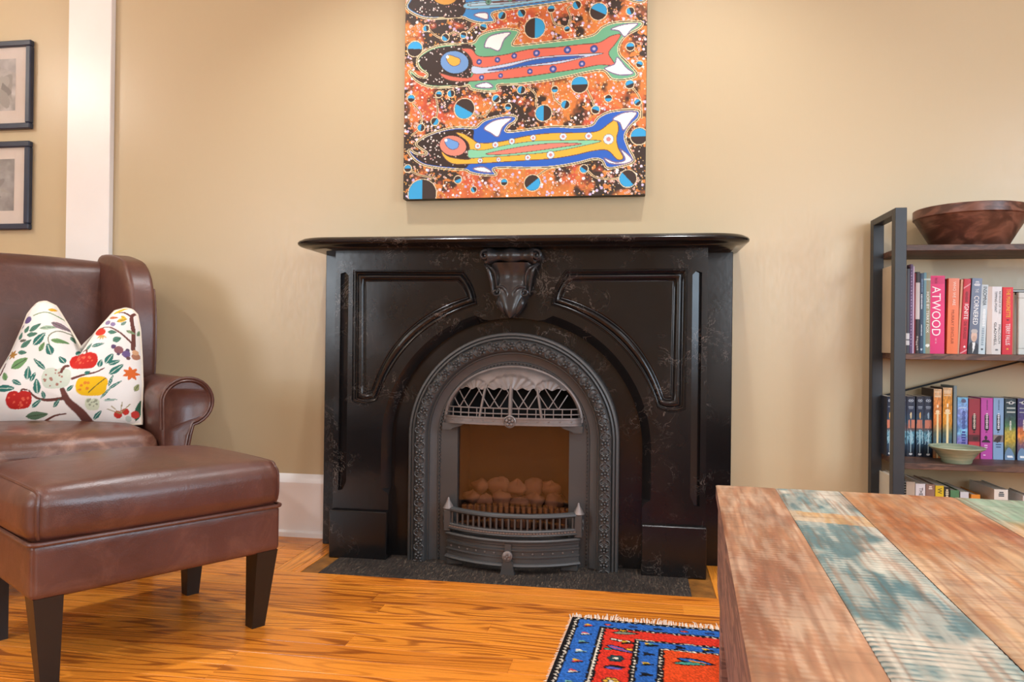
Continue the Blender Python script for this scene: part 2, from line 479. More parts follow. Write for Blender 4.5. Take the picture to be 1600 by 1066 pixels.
# --- floor: slab with oak planks laid on it where the photograph shows them
PY0, PY1, PX0, PX1 = -2.62, -.47, -2.75, 1.75
fl = MB()
fl.box(x0-.12, x1+.12, yb-.12, .12, -.10, -.013)
for a in ((x0, PX0, yb, 0), (PX1, x1, yb, 0), (PX0, PX1, yb, PY0)): fl.box(a[0], a[1], a[2], a[3], -.013, 0)
floor = struct('floor', fl, M_plank, 'orange honey oak plank floor')
rnd = random.Random(5); PW = .0835; lens = [.9, 1.15, 1.4, 1.75]; pm = {}
def plank_mesh(L, w=PW):
    k = (round(L, 3), round(w, 3))
    if k not in pm: pm[k] = MB().box(-L/2, L/2, -w/2+.0006, w/2-.0006, -.013, 0, .0009).mesh('plank', M_plank, False)
    return pm[k]
row = 0; y = PY1
while y-PW > PY0-.05:
    w = PW if y-PW*1.5 > PY0 else y-PY0
    x = PX0; first = True
    while x < PX1-1e-6:
        L = rnd.choice(lens)
        if first: L = rnd.choice([.35, .6, .85, 1.05]); first = False
        if PX1-(x+L) < .3: L = PX1-x
        link(plank_mesh(L, w), 'plank', floor, (x+L/2, y-w/2, 0)); x += L
    y -= w
    if y <= PY0+1e-6: break
# boards between the wall and the hearth line, left: rows parallel to the wall, cut on the mitre, then a mitre strip
def wedge(pts, name='plank'):
    cx = sum(p[0] for p in pts)/len(pts); cy = sum(p[1] for p in pts)/len(pts)
    q = [(cx+(p[0]-cx)*.998-cx, cy+(p[1]-cy)*.998-cy) for p in pts]
    mb = MB(); mb.prism(q, lambda a, b: (a, b, -.013), lambda a, b: (a, b, 0))
    return link(mb.mesh('plank', M_plank, False), name, floor, (cx, cy, 0))
for k in range(6):
    ya, yc = -k*.47/6, -(k+1)*.47/6; xm = -1.95+.3*(k % 3)
    wedge([(PX0, ya), (xm, ya), (xm, yc), (PX0, yc)])
    wedge([(xm, ya), (-1.245, ya), (-1.245, yc), (xm, yc)])
def cross_plank(xa, xb):
    o = link(plank_mesh(.47, xb-xa), 'plank', floor, ((xa+xb)/2, -.235, 0), (0, 0, math.pi/2)); return o
cross_plank(-1.245, -1.175); cross_plank(-1.175, -1.145)
M_raw = plain('bare_worn_board', '8a5a22', .5, var=.45, scale=14, bump=.3)
def raw(pts):
    cx = sum(p[0] for p in pts)/len(pts); cy = sum(p[1] for p in pts)/len(pts)
    mb = MB(); q = [(p[0]-cx, p[1]-cy) for p in pts]
    mb.prism(q, lambda a, b: (a, b, -.013), lambda a, b: (a, b, -.002))
    return link(mb.mesh('worn_board', M_raw, False), 'worn_board', floor, (cx, cy, 0))
raw([(-1.145, 0), (-1.078, 0), (-1.078, -.47), (-1.145, -.47)])
raw([(.185, 0), (.262, 0), (.262, -.47), (.185, -.47)])
# right of the hearth: boards running towards the wall
xx = .262; k = 0
while xx < PX1-1e-6:
    w = min(PW, PX1-xx); cross_plank(xx, xx+w); xx += w
# --- baseboards and the white upright trim
def baseboard(name, xa, xb2, label):
    prof = [(0, 0), (-.030, 0), (-.030, .018), (-.020, .026), (-.018, .19), (-.022, .205), (-.024, .222), (-.018, .236), (-.010, .248), (0, .255)]
    mb = MB(); mb.strip([[(xa, p[0], p[1]) for p in prof], [(xb2, p[0], p[1]) for p in prof]], True)
    mb.poly([prof], lambda a, b: (xa, a, b)); mb.poly([prof], lambda a, b: (xb2, a, b))
    o = mb.build(name, M_white, None, True, 25); return tag(o, label, 'baseboard', kind='structure')
TX0, TX1 = -2.445, -2.238
baseboard('baseboard_left', TX1, -1.205, 'tall white moulded baseboard between trim and mantel')
baseboard('baseboard_right', .335, x1, 'tall white moulded baseboard behind the bookshelf')
baseboard('baseboard_far', x0, TX0, 'tall white moulded baseboard under the framed pictures')
tag(MB().box(TX0, TX1, -.028, .0, 0, zt, .002).build('trim_1', M_white, None, False), 'wide white painted upright board on the tan wall', 'trim', kind='structure')

# ================================================================== ceiling lamps
M_lampw = plain('lamp_white_metal', 'f4f2ee', .4, var=.02)
M_glow = mk_emit('lamp_glow', (1, .92, .8), 9)
def downlight(x, y, power, target=None, size=110, blend=1.0, label='', col=(.97, .98, 1)):
    t = empty('recessed_ceiling_light', (x, y, zt), 0, label, 'ceiling light', 'recessed ceiling lights')
    MB().lathe([(.05, -.001), (.075, -.001), (.075, -.012), (.066, -.016), (.052, -.010), (.05, -.004)], n=28).build('trim_ring', M_lampw, t)
    MB().lathe([(.05, -.002), (.05, -.006), (.02, -.008)], n=24).build('lens', M_glow, t)
    l = bpy.data.lights.new('ceiling_light_beam', 'SPOT'); l.energy = power; l.color = col
    l.spot_size = math.radians(size); l.spot_blend = blend; l.shadow_soft_size = .045
    o = bpy.data.objects.new('ceiling_light_beam', l); COL.objects.link(o); o.parent = t; o.location = (0, 0, -.03)
    tg = Vector(target or (x, y, 0)); o.rotation_euler = (tg-Vector((x, y, zt-.03))).to_track_quat('-Z', 'Y').to_euler()
    return t
downlight(-1.02, -.62, 68, (-1.02, -.45, 0), 105, 1, 'recessed ceiling light shining down beside the painting, above the armchair side')
downlight(.22, -.62, 68, (.22, -.45, 0), 105, 1, 'recessed ceiling light shining down beside the painting, above the bookshelf side')
downlight(-2.2, -2.4, 84, None, 140, 1, 'recessed ceiling light over the armchair')
downlight(.1, -2.5, 84, None, 140, 1, 'recessed ceiling light over the coffee table')
downlight(1.7, -1.3, 46, None, 130, 1, 'recessed ceiling light in front of the bookshelf')
downlight(-.9, -4.3, 50, None, 140, 1, 'recessed ceiling light near the rear windows')
def chandelier(x, y, z):
    t = empty('chandelier', (x, y, z), 0, 'brass chandelier with candle bulbs beyond the white trim', 'chandelier')
    br = plain('aged_brass', '8a6a35', .3, 1.)
    MB().lathe([(.008, .06), (.03, .03), (.035, 0), (.02, -.05), (.004, -.08)], n=20).build('hub', br, t)
    MB().tube([(0, 0, .05), (0, 0, zt-z)], .006).build('rod', br, t)
    bm_ = mk_emit('bulb_glow', (1, .82, .58), 60)
    for k in range(5):
        a = 2*math.pi*k/5+.3; c, s_ = math.cos(a), math.sin(a)
        MB().tube(catmull([(.02*c, .02*s_, 0), (.1*c, .1*s_, -.05), (.19*c, .19*s_, -.03), (.2*c, .2*s_, .02)], 6, False), .006).build('arm', br, t)
        MB().lathe([(.004, .015), (.016, .02), (.019, .045), (.012, .075), (.002, .1)], (.2*c, .2*s_, 0), 14).build('bulb', bm_, t)
    l = bpy.data.lights.new('chandelier_light', 'POINT'); l.energy = 30; l.color = (1, .96, .9); l.shadow_soft_size = .18
    o = bpy.data.objects.new('chandelier_light', l); COL.objects.link(o); o.parent = t; o.location = (0, 0, .05)
chandelier(-3.55, -1.45, 2.32)
# ================================================================== mantelpiece
XC = -.437
mant = empty('mantelpiece', (XC, 0, 0), 0, 'black marbled slate mantelpiece with arched opening and carved keystone', 'mantelpiece')
YF = -.255                      # front face of the slate breast
HW, ZT = .68, 1.147             # half width, height under the shelf
AR, AZ = .463, .432             # opening: half width / arch centre height
def arch_path(r, zc, n_leg=10, n_arc=44, z0=0.):
    p = [(-r, z) for z in np.linspace(z0, zc, n_leg, endpoint=False)]
    p += [(r*math.cos(a), zc+r*math.sin(a)) for a in np.linspace(math.pi, 0, n_arc)]
    p += [(r, z) for z in np.linspace(zc, z0, n_leg+1)[1:]]
    return p
def cham(x, z):
    """width of the stopped chamfer along the opening edge"""
    if z < .24: return .0
    ang = abs(math.atan2(x, max(z-AZ, 1e-6))) if z > AZ else 9
    if ang < math.radians(13): return .0
    return .030*min(1, (z-.24)/.02)*min(1, (ang-math.radians(13))/.05)
base_path = arch_path(AR, AZ, 30, 60)
def outward(x, z):
    if z <= AZ: return (math.copysign(1, x), 0)
    d = math.hypot(x, z-AZ); return (x/d, (z-AZ)/d)
front_path = []
for x, z in base_path:
    nx, nz = outward(x, z); c = cham(x, z); front_path.append((x+nx*c, z+nz*c))
# sunk spandrel panels: outer and inner outlines traced as corner runs (left one; the right is its mirror)
def crp(cx, cy): x, z = WP(480+cx*.28147, 350+cy*.28147, YF); return (x-XC, z)
def run(a, b, n, bulge=0.):
    a = np.array(a); b = np.array(b); d = b-a; nrm = np.array([-d[1], d[0]])
    return [tuple(a+d*t+nrm*bulge*4*t*(1-t)) for t in np.linspace(0, 1, n, endpoint=False)]
O = [crp(255, 255), crp(870, 257), crp(948, 452), crp(388, 985), crp(248, 985)]
I = [crp(325, 322), crp(828, 322), crp(882, 402), crp(350, 925), crp(325, 925)]
def outline(Q, b_arc):
    return run(Q[0], Q[1], 10)+run(Q[1], Q[2], 8, .08)+run(Q[2], Q[3], 30, b_arc)+run(Q[3], Q[4], 6, .12 if Q is O else .05)+run(Q[4], Q[0], 14)
oL = outline(O, -.130); iL = outline(I, -.135)
mir = lambda pts: [(-x, z) for x, z in pts][::-1]
grv = lambda s: [(s*.660, .245), (s*.660, 1.058), (s*.641, 1.064), (s*.628, 1.05), (s*.628, .28), (s*.641, .25)]
gL, gR = grv(-1), grv(1)[::-1]
outer = [(-HW, 0), (-HW, ZT), (HW, ZT), (HW, 0)] + [p for p in front_path[::-1]]
mb = MB()
mb.poly([outer, oL, mir(oL), gL, gR], lambda x, z: (x, YF, z))
# chamfer and reveal of the opening
mb.strip([[(x, YF, z) for x, z in front_path], [(x, YF+max(.001, cham(x, z)), z) for x, z in base_path], [(x, -.10, z) for x, z in base_path]])
# outer edges and back
rect = [(-HW, 0), (-HW, ZT), (HW, ZT), (HW, 0)]
mb.strip([[(x, YF, z) for x, z in rect], [(x, -.02, z) for x, z in rect]])
# stopped grooves: bevel that is deepest on the outer side
for g, s in ((gL, -1), (gR, 1)):
    gi = [(x, YF+(.0125 if abs(x) > .645 else .0008 if abs(x) < .635 else .0056), z) for x, z in g]
    mb.strip([[(x, YF, z) for x, z in g], gi], True)
    mb.add(gi, [tuple(range(len(gi)))])
mb.build('breast', M_slate, mant, True, 30)
prof = [(0, 0), (.03, .005), (.09, .005), (.12, .0), (.16, -.0015), (.21, .0), (.25, .007), (.31, .008), (.38, .004), (.48, .0), (.58, -.001), (.68, .0005), (.78, .005), (.84, .009), (.90, .010), (.95, .0075), (1, .007)]
for o_, i_ in ((oL, iL), (mir(oL), mir(iL))):
    mb = MB()
    rows = [[(a[0]*(1-s)+b[0]*s, YF+d, a[1]*(1-s)+b[1]*s) for a, b in zip(o_, i_)] for s, d in prof]
    mb.strip(rows, True); pn = mb.build('panel_moulding', M_slate, mant, True, 28)
    mb = MB(); mb.poly([i_], lambda x, z: (x, YF+.007, z)); mb.build('panel_field', M_slate, pn, False)
# slate backing behind the opening, around the iron insert
YB = -.205
mb = MB(); mb.poly([[(-AR-.01, 0), *[(x*1.01, z+.004) for x, z in base_path[1:-1]], (AR+.01, 0)]+arch_path(.375, .455)[::-1]], lambda x, z: (x, YB, z))
mb.build('backing_slab', M_slate, mant, False)
for s in (-1, 1):
    MB().box(min(s*.463, s*.684), max(s*.463, s*.684), -.277, YF+.01, 0, .176, .003).build('plinth_block', M_slate, mant, False)
    MB().box(min(s*.66, s*.782), max(s*.66, s*.782), -.105, 0, 0, ZT, .002).build('side_slab', M_slate, mant, False)
def shelf_ring(d, z, half=.815, front=-.375, rad=.13):
    h = half-d; f = front+d; r = rad-d*.5; pts = [(-h, 0, z)]
    # ogee-like corner: a hollow then a round
    for a in np.linspace(math.pi, 1.5*math.pi, 14): pts.append((-h+r+r*math.cos(a), f+r*.75+r*.75*math.sin(a), z))
    for x in np.linspace(-h+r, h-r, 9)[1:-1]: pts.append((x, f, z))
    for a in np.linspace(1.5*math.pi, 2*math.pi, 14): pts.append((h-r+r*math.cos(a), f+r*.75+r*.75*math.sin(a), z))
    pts.append((h, 0, z)); return pts
mb = MB(); lv = [(.045, 1.144), (.040, 1.149), (.020, 1.151), (.008, 1.155), (.001, 1.161), (0, 1.167), (.004, 1.173), (.010, 1.175), (.013, 1.178), (.016, 1.180)]
rows = [shelf_ring(d, z) for d, z in lv]; mb.strip(rows, True); mb.add(rows[0], [tuple(range(len(rows[0])))]); mb.add(rows[-1], [tuple(range(len(rows[-1])))])
mb.build('mantel_shelf', M_slate, mant, True, 40)
# carved keystone
KX = -.006
M_slate2 = plain('carved_slate', '2b2a2b', .27, var=.2, scale=22, bump=.03)
kz = lambda c: 1.143-(c-150)*.000303
ws = [(320, .080), (345, .090), (400, .081), (480, .074), (560, .070), (640, .066), (720, .060), (790, .050), (850, .041), (910, .030), (955, .016), (972, .004)]
dep = lambda c: .050-.022*math.sin(min(1, max(0, (c-320)/330))*math.pi)+.012*max(0, (c-700)/270)*(1 if c < 880 else max(0, (972-c)/92))
mb = MB(); rows = []
for c, w in ws:
    rows.append([(KX+w*t, YF-.004-dep(c)*(1-.55*abs(t)**3)*(.95+.05*math.cos(3*math.pi*t) if c < 640 else 1), kz(c)) for t in np.linspace(-1, 1, 17)])
rows = [[(p[0], YF+.002, p[2]) if (i in (0, 16)) else p for i, p in enumerate(r)] for r in rows]
mb.strip(rows); mb.add([(KX+.08*t, YF+.002 if abs(t) == 1 else YF-.02, kz(315)) for t in (-1, 0, 1)], [])
key = mb.build('keystone', M_slate2, mant, True, 60)
mb = MB(); n = 22
rr = lambda t: .024+.005*math.cos(t*math.pi*2)*1+.003*(abs(t) > .9)
mb.tube([(KX+.083*t, YF-.036, kz(238)) for t in np.linspace(-1, 1, n)], [rr(t) for t in np.linspace(-1, 1, n)], 16)
mb.tube([(KX+.083*t, YF-.010, kz(238)) for t in np.linspace(-1, 1, 5)], .022, 10)
mb.build('scroll_roll', M_slate2, key)
def spiral(cx, cz, y, r0, turns, a0, sgn, r_t, rise=.0, n=40):
    pts = []; rs = []
    for t in np.linspace(0, 1, n):
        a = a0+sgn*turns*2*math.pi*t; r = r0*(1-.86*t)
        pts.append((cx+r*math.cos(a), y-rise*t, cz+r*math.sin(a))); rs.append(r_t*(1-.45*t))
    return pts, rs
for s in (-1, 1):
    mb = MB(); p, r_ = spiral(KX+s*.092, kz(238), YF-.050, .024, 1.6, math.pi*1.5, -s, .0072, .016)
    mb.tube(p, r_, 8); mb.lathe([(.021, 0), (.021, .044), (.012, .05)], (KX+s*.088, YF, kz(238)), 20, 'y')
    mb.build('volute', M_slate2, key)
    mb = MB(); e = catmull([(KX+s*.098, YF-.030, kz(330)), (KX+s*.082, YF-.046, kz(400)), (KX+s*.073, YF-.042, kz(500)), (KX+s*.068, YF-.036, kz(600)), (KX+s*.066, YF-.034, kz(690))], 7, False)
    mb.tube(e, [.004+.003*math.sin(t*math.pi) for t in np.linspace(0, 1, len(e))], 8)
    e = catmull([(KX+s*.094, YF-.036, kz(335)), (KX+s*.066, YF-.050, kz(400)), (KX+s*.055, YF-.046, kz(480)), (KX+s*.053, YF-.038, kz(590))], 7, False)
    mb.tube(e, [.003+.002*math.sin(t*math.pi) for t in np.linspace(0, 1, len(e))], 8)
    mb.build('side_scroll', M_slate2, key)
    mb = MB(); p, r_ = spiral(KX+s*.052, kz(670), YF-.042, .016, 1.35, math.pi/2+s*.4, -s if s < 0 else -1, .0052, .010)
    p, r_ = spiral(KX+s*.052, kz(670), YF-.042, .017, 1.35, math.pi*.5, s, .0052, .010)
    mb.tube(p, r_, 8)
    e = catmull([(KX+s*.052, YF-.042, kz(612)), (KX+s*.030, YF-.046, kz(612)), (KX+s*.012, YF-.048, kz(680)), (KX+s*.010, YF-.046, kz(780)), (KX+s*.020, YF-.040, kz(880)), (KX+s*.008, YF-.036, kz(960))], 7, False)
    mb.tube(e, [.0055+.002*math.sin(t*math.pi) for t in np.linspace(0, 1, len(e))], 8)
    e = catmull([(KX+s*.040, YF-.038, kz(720)), (KX+s*.040, YF-.046, kz(790)), (KX+s*.030, YF-.044, kz(860)), (KX+s*.018, YF-.038, kz(930))], 7, False)
    mb.tube(e, [.004+.008*math.sin(t*math.pi) for t in np.linspace(0, 1, len(e))], 10)
    mb.build('leaf_scroll', M_slate2, key)

# ------------------------------------------------------------------ hearth
M_hearth = NT('tooled_hearth_slate')
_v = M_hearth.coords((170, 30, 40), 0., (0, 0, .25)); _n = M_hearth.noise(_v, 1., 4, .6, 1.2); _b = M_hearth.noise(M_hearth.coords(), 6, 3)
_c = M_hearth.ramp(_n, [(.40, lin('26211e')), (.58, lin('453c35')), (.74, lin('8c7a64'))])
_c = M_hearth.mix(M_hearth.ramp(_b, [(.35, .6), (.55, .0)]), _c, lin('24201e'))
M_hearth = M_hearth.bsdf(_c, .6, 0, M_hearth.bump(_n, .8, .006), .4)
tag(MB().box(-1.078, .185, -.47, -.06, -.013, .002, .001).build('hearth_slab', M_hearth, None, False), 'thin black tooled stone hearth strip set flush in the oak floor', 'hearth')

# ================================================================== cast-iron insert
YI = -.265
ins = empty('fireplace_insert', (XC-.003, 0, 0), 0, 'dark cast iron arched fireplace insert with floral band and glass front', 'fireplace')
IR, IZ = .385, .458
def ring(off): return arch_path(IR-off, IZ, 14, 56)
def sweep(profile, name, parent=ins, mat=M_iron, ang=35):
    mb = MB(); mb.strip([[(x, y, z) for x, z in ring(o)] for o, y in profile]); return mb.build(name, mat, parent, True, ang)
sweep([(0, YB-.001), (0, YI+.012), (.003, YI+.008), (.010, YI+.006), (.013, YI+.012), (.016, YI+.006), (.021, YI+.004), (.025, YI+.008), (.026, YI+.014)], 'outer_frame')
hr = [(.026+.044*(1-math.cos(t))/2, YI+.012-.020*math.sin(t)) for t in np.linspace(0, math.pi, 11)]
floral = sweep(hr, 'floral_band', ang=60)
sweep([(.070, YI+.012), (.072, YI+.020), (.076, YI+.020), (.078, YI+.026), (.092, YI+.034), (.104, YI+.036), (.107, YI+.032), (.110, YI+.032), (.112, YI+.038)], 'cove_frame')
# inner face plate with glass opening and hood opening
GW, GZ0, GZ1 = .206, .10, .525
ER, EB = .238, .185
plate = arch_path(IR-.110, IZ, 14, 56)
hole = [(-GW, GZ0), (GW, GZ0), (GW, GZ1)] + [(ER*math.cos(a), GZ1+.004+EB*math.sin(a)) for a in np.linspace(.02, math.pi-.02, 30)] + [(-GW, GZ1)]
YP = YI+.037
mb = MB(); mb.poly([plate, hole], lambda x, z: (x, YP, z))
mb.strip([[(x, YP, z) for x, z in hole], [(x, YP+.03, z) for x, z in hole]], True)
mb.build('face_plate', M_iron, ins, False)
# bead line
mb = MB(); pth = ring(.113); L = 0
pts = np.array(pth); seg = np.linalg.norm(np.diff(pts, axis=0), axis=1); cum = np.concatenate([[0], np.cumsum(seg)])
for s in np.arange(.01, cum[-1], .0135):
    x = np.interp(s, cum, pts[:, 0]); z = np.interp(s, cum, pts[:, 1])
    t = .5*.0105; k = np.searchsorted(cum, s)-1; d = (pts[k+1]-pts[k])/seg[k]; nn = np.array([-d[1], d[0]])*.0032
    c4 = [(x+a*d[0]*t+b*nn[0], z+a*d[1]*t+b*nn[1]) for a, b in ((-1, -1), (1, -1), (1, 1), (-1, 1))]
    mb.add([(p[0], YP, p[1]) for p in c4]+[(x+(p[0]-x)*.6, YP-.006, z+(p[1]-z)*.6) for p in c4], [(4, 5, 6, 7), (0, 1, 5, 4), (1, 2, 6, 5), (2, 3, 7, 6), (3, 0, 4, 7)])
tag(mb.build('bead_edging', M_iron, ins, False), kind='stuff')
# floral motifs along the half-round band
mb = MB()
def dome(m_, cx, cz, r, h, n=6, y=0.):
    v = [(cx+r*math.cos(2*math.pi*k/n), y, cz+r*math.sin(2*math.pi*k/n)) for k in range(n)]+[(cx+r*.6*math.cos(2*math.pi*k/n), y-h*.8, cz+r*.6*math.sin(2*math.pi*k/n)) for k in range(n)]+[(cx, y-h, cz)]
    f = [(k, (k+1) % n, n+(k+1) % n, n+k) for k in range(n)]+[(n+k, n+(k+1) % n, 2*n) for k in range(n)]
    m_.add(v, f)
def flower(m_, cx, cz, R, h):
    for k in range(5):
        a = math.pi/2+2*math.pi*k/5; dome(m_, cx+R*.58*math.cos(a), cz+R*.58*math.sin(a), R*.36, h, 6)
    dome(m_, cx, cz, R*.28, h*1.35, 6)
flower(mb, 0, 0, .0185, .009)
for s in (-1, 1):
    c = catmull([(s*.004, .020), (s*.014, .024), (s*.018, .034), (s*.010, .040), (s*.003, .034)], 3, False)
    mb.tube([(p[0], -.003, p[1]) for p in c], .0027, 4, caps=False)
    c = catmull([(-s*.002, -.014), (-s*.012, -.020), (-s*.018, -.015)], 3, False)
    mb.tube([(p[0], -.002, p[1]) for p in c], .0024, 4, caps=False)
fm = mb.mesh('floral_motif', M_iron, True, 50)
mid = np.array(arch_path(IR-.048, IZ, 60, 200)); seg = np.linalg.norm(np.diff(mid, axis=0), axis=1); cum = np.concatenate([[0], np.cumsum(seg)])
NF = 37
for i in range(NF):
    s = (i+.45)/NF*cum[-1]; k = min(len(seg)-1, np.searchsorted(cum, s)-1)
    x = np.interp(s, cum, mid[:, 0]); z = np.interp(s, cum, mid[:, 1]); d = (mid[k+1]-mid[k])/seg[k]
    ang = math.atan2(d[1], d[0])-math.pi/2
    link(fm, 'floral_motif', floral, (x, YI-.0065, z), (0, -ang, 0))
# firebox behind the glass
M_fire = plain('firebox_brick', '2c221d', .8, var=.3, scale=9)
M_soot = plain('soot_black', '141211', .8, var=.2)
mb = MB(); D1 = YP+.028; D2 = -.02; zf = .12
mb.add([(-GW, D1, zf), (GW, D1, zf), (GW, D2, zf), (-GW, D2, zf)], [(0, 1, 2, 3)])
mb.add([(-GW, D2, zf), (GW, D2, zf), (GW, D2, .53), (-GW, D2, .53)], [(0, 1, 2, 3)])
for s in (-1, 1): mb.add([(s*GW, D1, zf), (s*GW, D2, zf), (s*GW, D2, .53), (s*GW, D1, .53)], [(0, 1, 2, 3)])
mb.build('firebox', M_fire, ins, False)
mb = MB(); mb.add([(-.25, D1, .53), (.25, D1, .53), (.25, D2, .53), (-.25, D2, .53), (-.25, D1, .74), (.25, D1, .74), (.25, D2, .74), (-.25, D2, .74)], [(0, 1, 2, 3), (3, 2, 6, 7), (0, 3, 7, 4), (1, 2, 6, 5)])
mb.build('flue_box', M_soot, ins, False)
M_fglass = mk_glass('fire_glass', (.88, .80, .76), .08, .016)
MB().box(-GW, GW, YP+.020, YP+.023, zf, GZ1).build('glass_pane', M_fglass, ins, False)
# grate bars behind the glass
M_bar = plain('fired_clay_bar', '644838', .7, var=.2, scale=20)
for i, x in enumerate(np.linspace(-.175, .185, 18)):
    MB().box(x-.0065, x+.0065, YP+.045, YP+.058, zf, .197-.010*abs(i-8.5)/8.5*0, .002).build('grate_bar', M_bar, ins, False)
# hood
HA, HB, HZ = .250, .196, .522
def dy(x, z): return YP-.004-.062*math.sqrt(max(0, 1-(x/HA)**2-(max(0, z-HZ)/HB)**2))
hood = MB()
# solid fan at the top
rows = []
scal = lambda x: .640+.004*math.cos(x*150)
for t in np.linspace(0, 1, 15):
    r_ = []
    for u in np.linspace(-1, 1, 141):
        zb = .640; xm = HA*math.sqrt(max(0, 1-((zb-HZ)/HB)**2)); x = u*xm
        ztop = HZ+HB*math.sqrt(max(0, 1-(x/HA)**2)); z = scal(x)+(max(ztop, scal(x))-scal(x))*t
        rc_ = math.hypot(x*.62, z-.632); rs1 = math.hypot(x*.8-(.105 if x > 0 else -.105), z-.636)
        fan = .0045*(.5+.5*math.sin(math.atan2(x*.62, z-.618)*22))*(rc_ < .056)+.003*(rc_ < .056)+(.0035*(.5+.5*math.sin(math.atan2(x*.8-(.105 if x > 0 else -.105), z-.622)*16))+.002)*(rs1 < .036)*(rc_ >= .056)
        r_.append((x, dy(x, z)-fan*(1 if t < .98 else 0), z))
    rows.append(r_)
hood.strip(rows)
M_iron_l = plain('polished_cast_iron', '7d7572', .42, .45, var=.1, scale=30, bump=.08)
hd = hood.build('hood', M_iron_l, ins, True, 60)
def bar(pts, r, name, par=hd, n=6):
    MB().tube([(x, dy(x, z)-.001, z) for x, z in pts], r, n).build(name, M_iron_l, par)
# rim of the hood
rim = [(HA*math.cos(a), HZ+HB*math.sin(a)) for a in np.linspace(0, math.pi, 50)]
MB().tube([(x, YP-.004, z) for x, z in rim], .007, 8).build('hood_rim', M_iron_l, hd)
for z in (.552, .571):
    xm = HA*math.sqrt(1-((z-HZ)/HB)**2)-.006; bar([(u*xm, z) for u in np.linspace(-1, 1, 30)], .0026, 'lattice_bar')
lo, hi = .540, .645
def clip(x0_, x1_):
    p = []
    for t in np.linspace(0, 1, 12):
        z = lo+(hi-lo)*t; x = x0_+(x1_-x0_)*t
        if (x/HA)**2+((z-HZ)/HB)**2 < .97: p.append((x, z))
    return p
for x in np.linspace(-.215, .215, 15):
    if abs(x) > .01 and abs(abs(x)-.105) > .012:
        p = [(x, z) for z in np.linspace(.540, .571, 4)]; bar(p, .0022, 'lattice_bar')
for x in (-.19, -.155, -.075, -.04, .03, .065, .135, .17):
    for dx in (.045, -.05):
        p = []
        for t in np.linspace(0, 1, 10):
            z = .571+(hi-.571)*t; q = x+dx*t*(1 if x < 0 or dx > 0 else 1)
            if (q/HA)**2+((z-HZ)/HB)**2 < .95: p.append((q, z))
        if len(p) > 2: bar(p, .0022, 'lattice_bar')
for s in (-1, 1): bar([(s*(.112-.018*t), lo+(hi-lo)*t) for t in np.linspace(0, 1, 12)], .005, 'lattice_bar')
bar([(0, z) for z in np.linspace(lo, hi+.005, 10)], .0078, 'lattice_bar')
# band with rivets, rosette and end brackets
mb = MB(); us = np.linspace(-1, 1, 40)
prof_b = [(.540, .000), (.540, .006), (.534, .006), (.533, .003), (.520, .003), (.519, .008), (.512, .008), (.511, .0)]
mb.strip([[(u*.252, YP-.004-.064*math.sqrt(max(0, 1-u*u))-d, z) for u in us] for z, d in prof_b])
band = mb.build('hood_band', M_iron_l, hd, True, 30)
rv = MB(); dome(rv, 0, 0, .0038, .004, 8); rv = rv.mesh('rivet', M_iron_l)
for u in np.linspace(-.86, .86, 12): link(rv, 'rivet', band, (u*.252, YP-.006-.064*math.sqrt(max(0, 1-u*u)), .527))
mb = MB(); flower(mb, 0, .525, .019, .006)
mb.v = [(a, b+YP-.076, c) for a, b, c in mb.v]; mb.lathe([(.0225, 0), (.0225, .012), (.0195, .014), (.018, .010)], (0, YP-.064, .525), 20, 'y')
mb.build('rosette', M_iron_l, band)
for s in (-1, 1):
    pr = [(s*.256, .512), (s*.256, .488), (s*.225, .486), (s*.214, .494), (s*.19, .500), (s*.172, .512)]
    mb = MB(); mb.prism(pr, lambda x, z: (x, YP, z), lambda x, z: (x, YP-.034, z)); mb.build('hood_bracket', M_iron, hd, False)

# ------------------------------------------------------------------ ceramic coals
M_coal = plain('ceramic_coal', '7a5c4a', .8, var=.18, scale=25, bump=.25)
rc = np.random.RandomState(3)
coals = [(-.165, .215, .036, .026), (-.115, .208, .030, .020), (-.055, .214, .042, .028), (.02, .205, .034, .018), (.075, .214, .034, .028), (.145, .212, .036, .026),
         (-.14, .252, .036, .030), (-.07, .256, .038, .033), (.0, .250, .036, .030), (.062, .256, .038, .032), (.13, .252, .036, .030)]
for i, (x, z, rx, rz) in enumerate(coals):
    mb = MB(); n, m = 9, 14; rows = []
    ph = rc.rand(6)*6.28
    for a in np.linspace(0, math.pi, n):
        r_ = []
        for b in np.linspace(0, 2*math.pi, m, endpoint=False):
            k = 1+.16*math.sin(2*b+ph[0])+.13*math.sin(3*b+ph[1]+a)+.12*math.cos(3*a+ph[2])+.07*math.sin(5*a+2*b+ph[3])
            r_.append((rx*k*math.sin(a)*math.cos(b), .026*k*math.sin(a)*math.sin(b), rz*k*math.cos(a)))
        rows.append(r_)
    mb.strip(rows, True)
    o = mb.build('ceramic_coal', M_coal, None, True, 80); back = i >= 6
    o.location = (XC-.003+x, YP+(.115 if back else .083), z+.004)
    nth = ['first', 'second', 'third', 'fourth', 'fifth', 'sixth'][i-6 if back else i]
    tag(o, 'ceramic coal behind the glass, %s in the %s row from the armchair side' % (nth, 'raised back' if back else 'low front'), 'coal', 'ceramic coals in the back row' if back else 'ceramic coals in the front row')
# bed the coals rest on
mb = MB().box(-GW+.002, GW-.002, YP+.060, -.022, zf, .196, .004); mb.build('coal_bed', plain('ember_bed', '4a352a', .9, var=.35, scale=60, bump=.5), ins, False)
mb = MB().box(-GW+.03, GW-.03, YP+.10, -.03, .19, .228, .01); mb.build('coal_bed_step', plain('ember_bed', '4a352a', .9), ins, False)

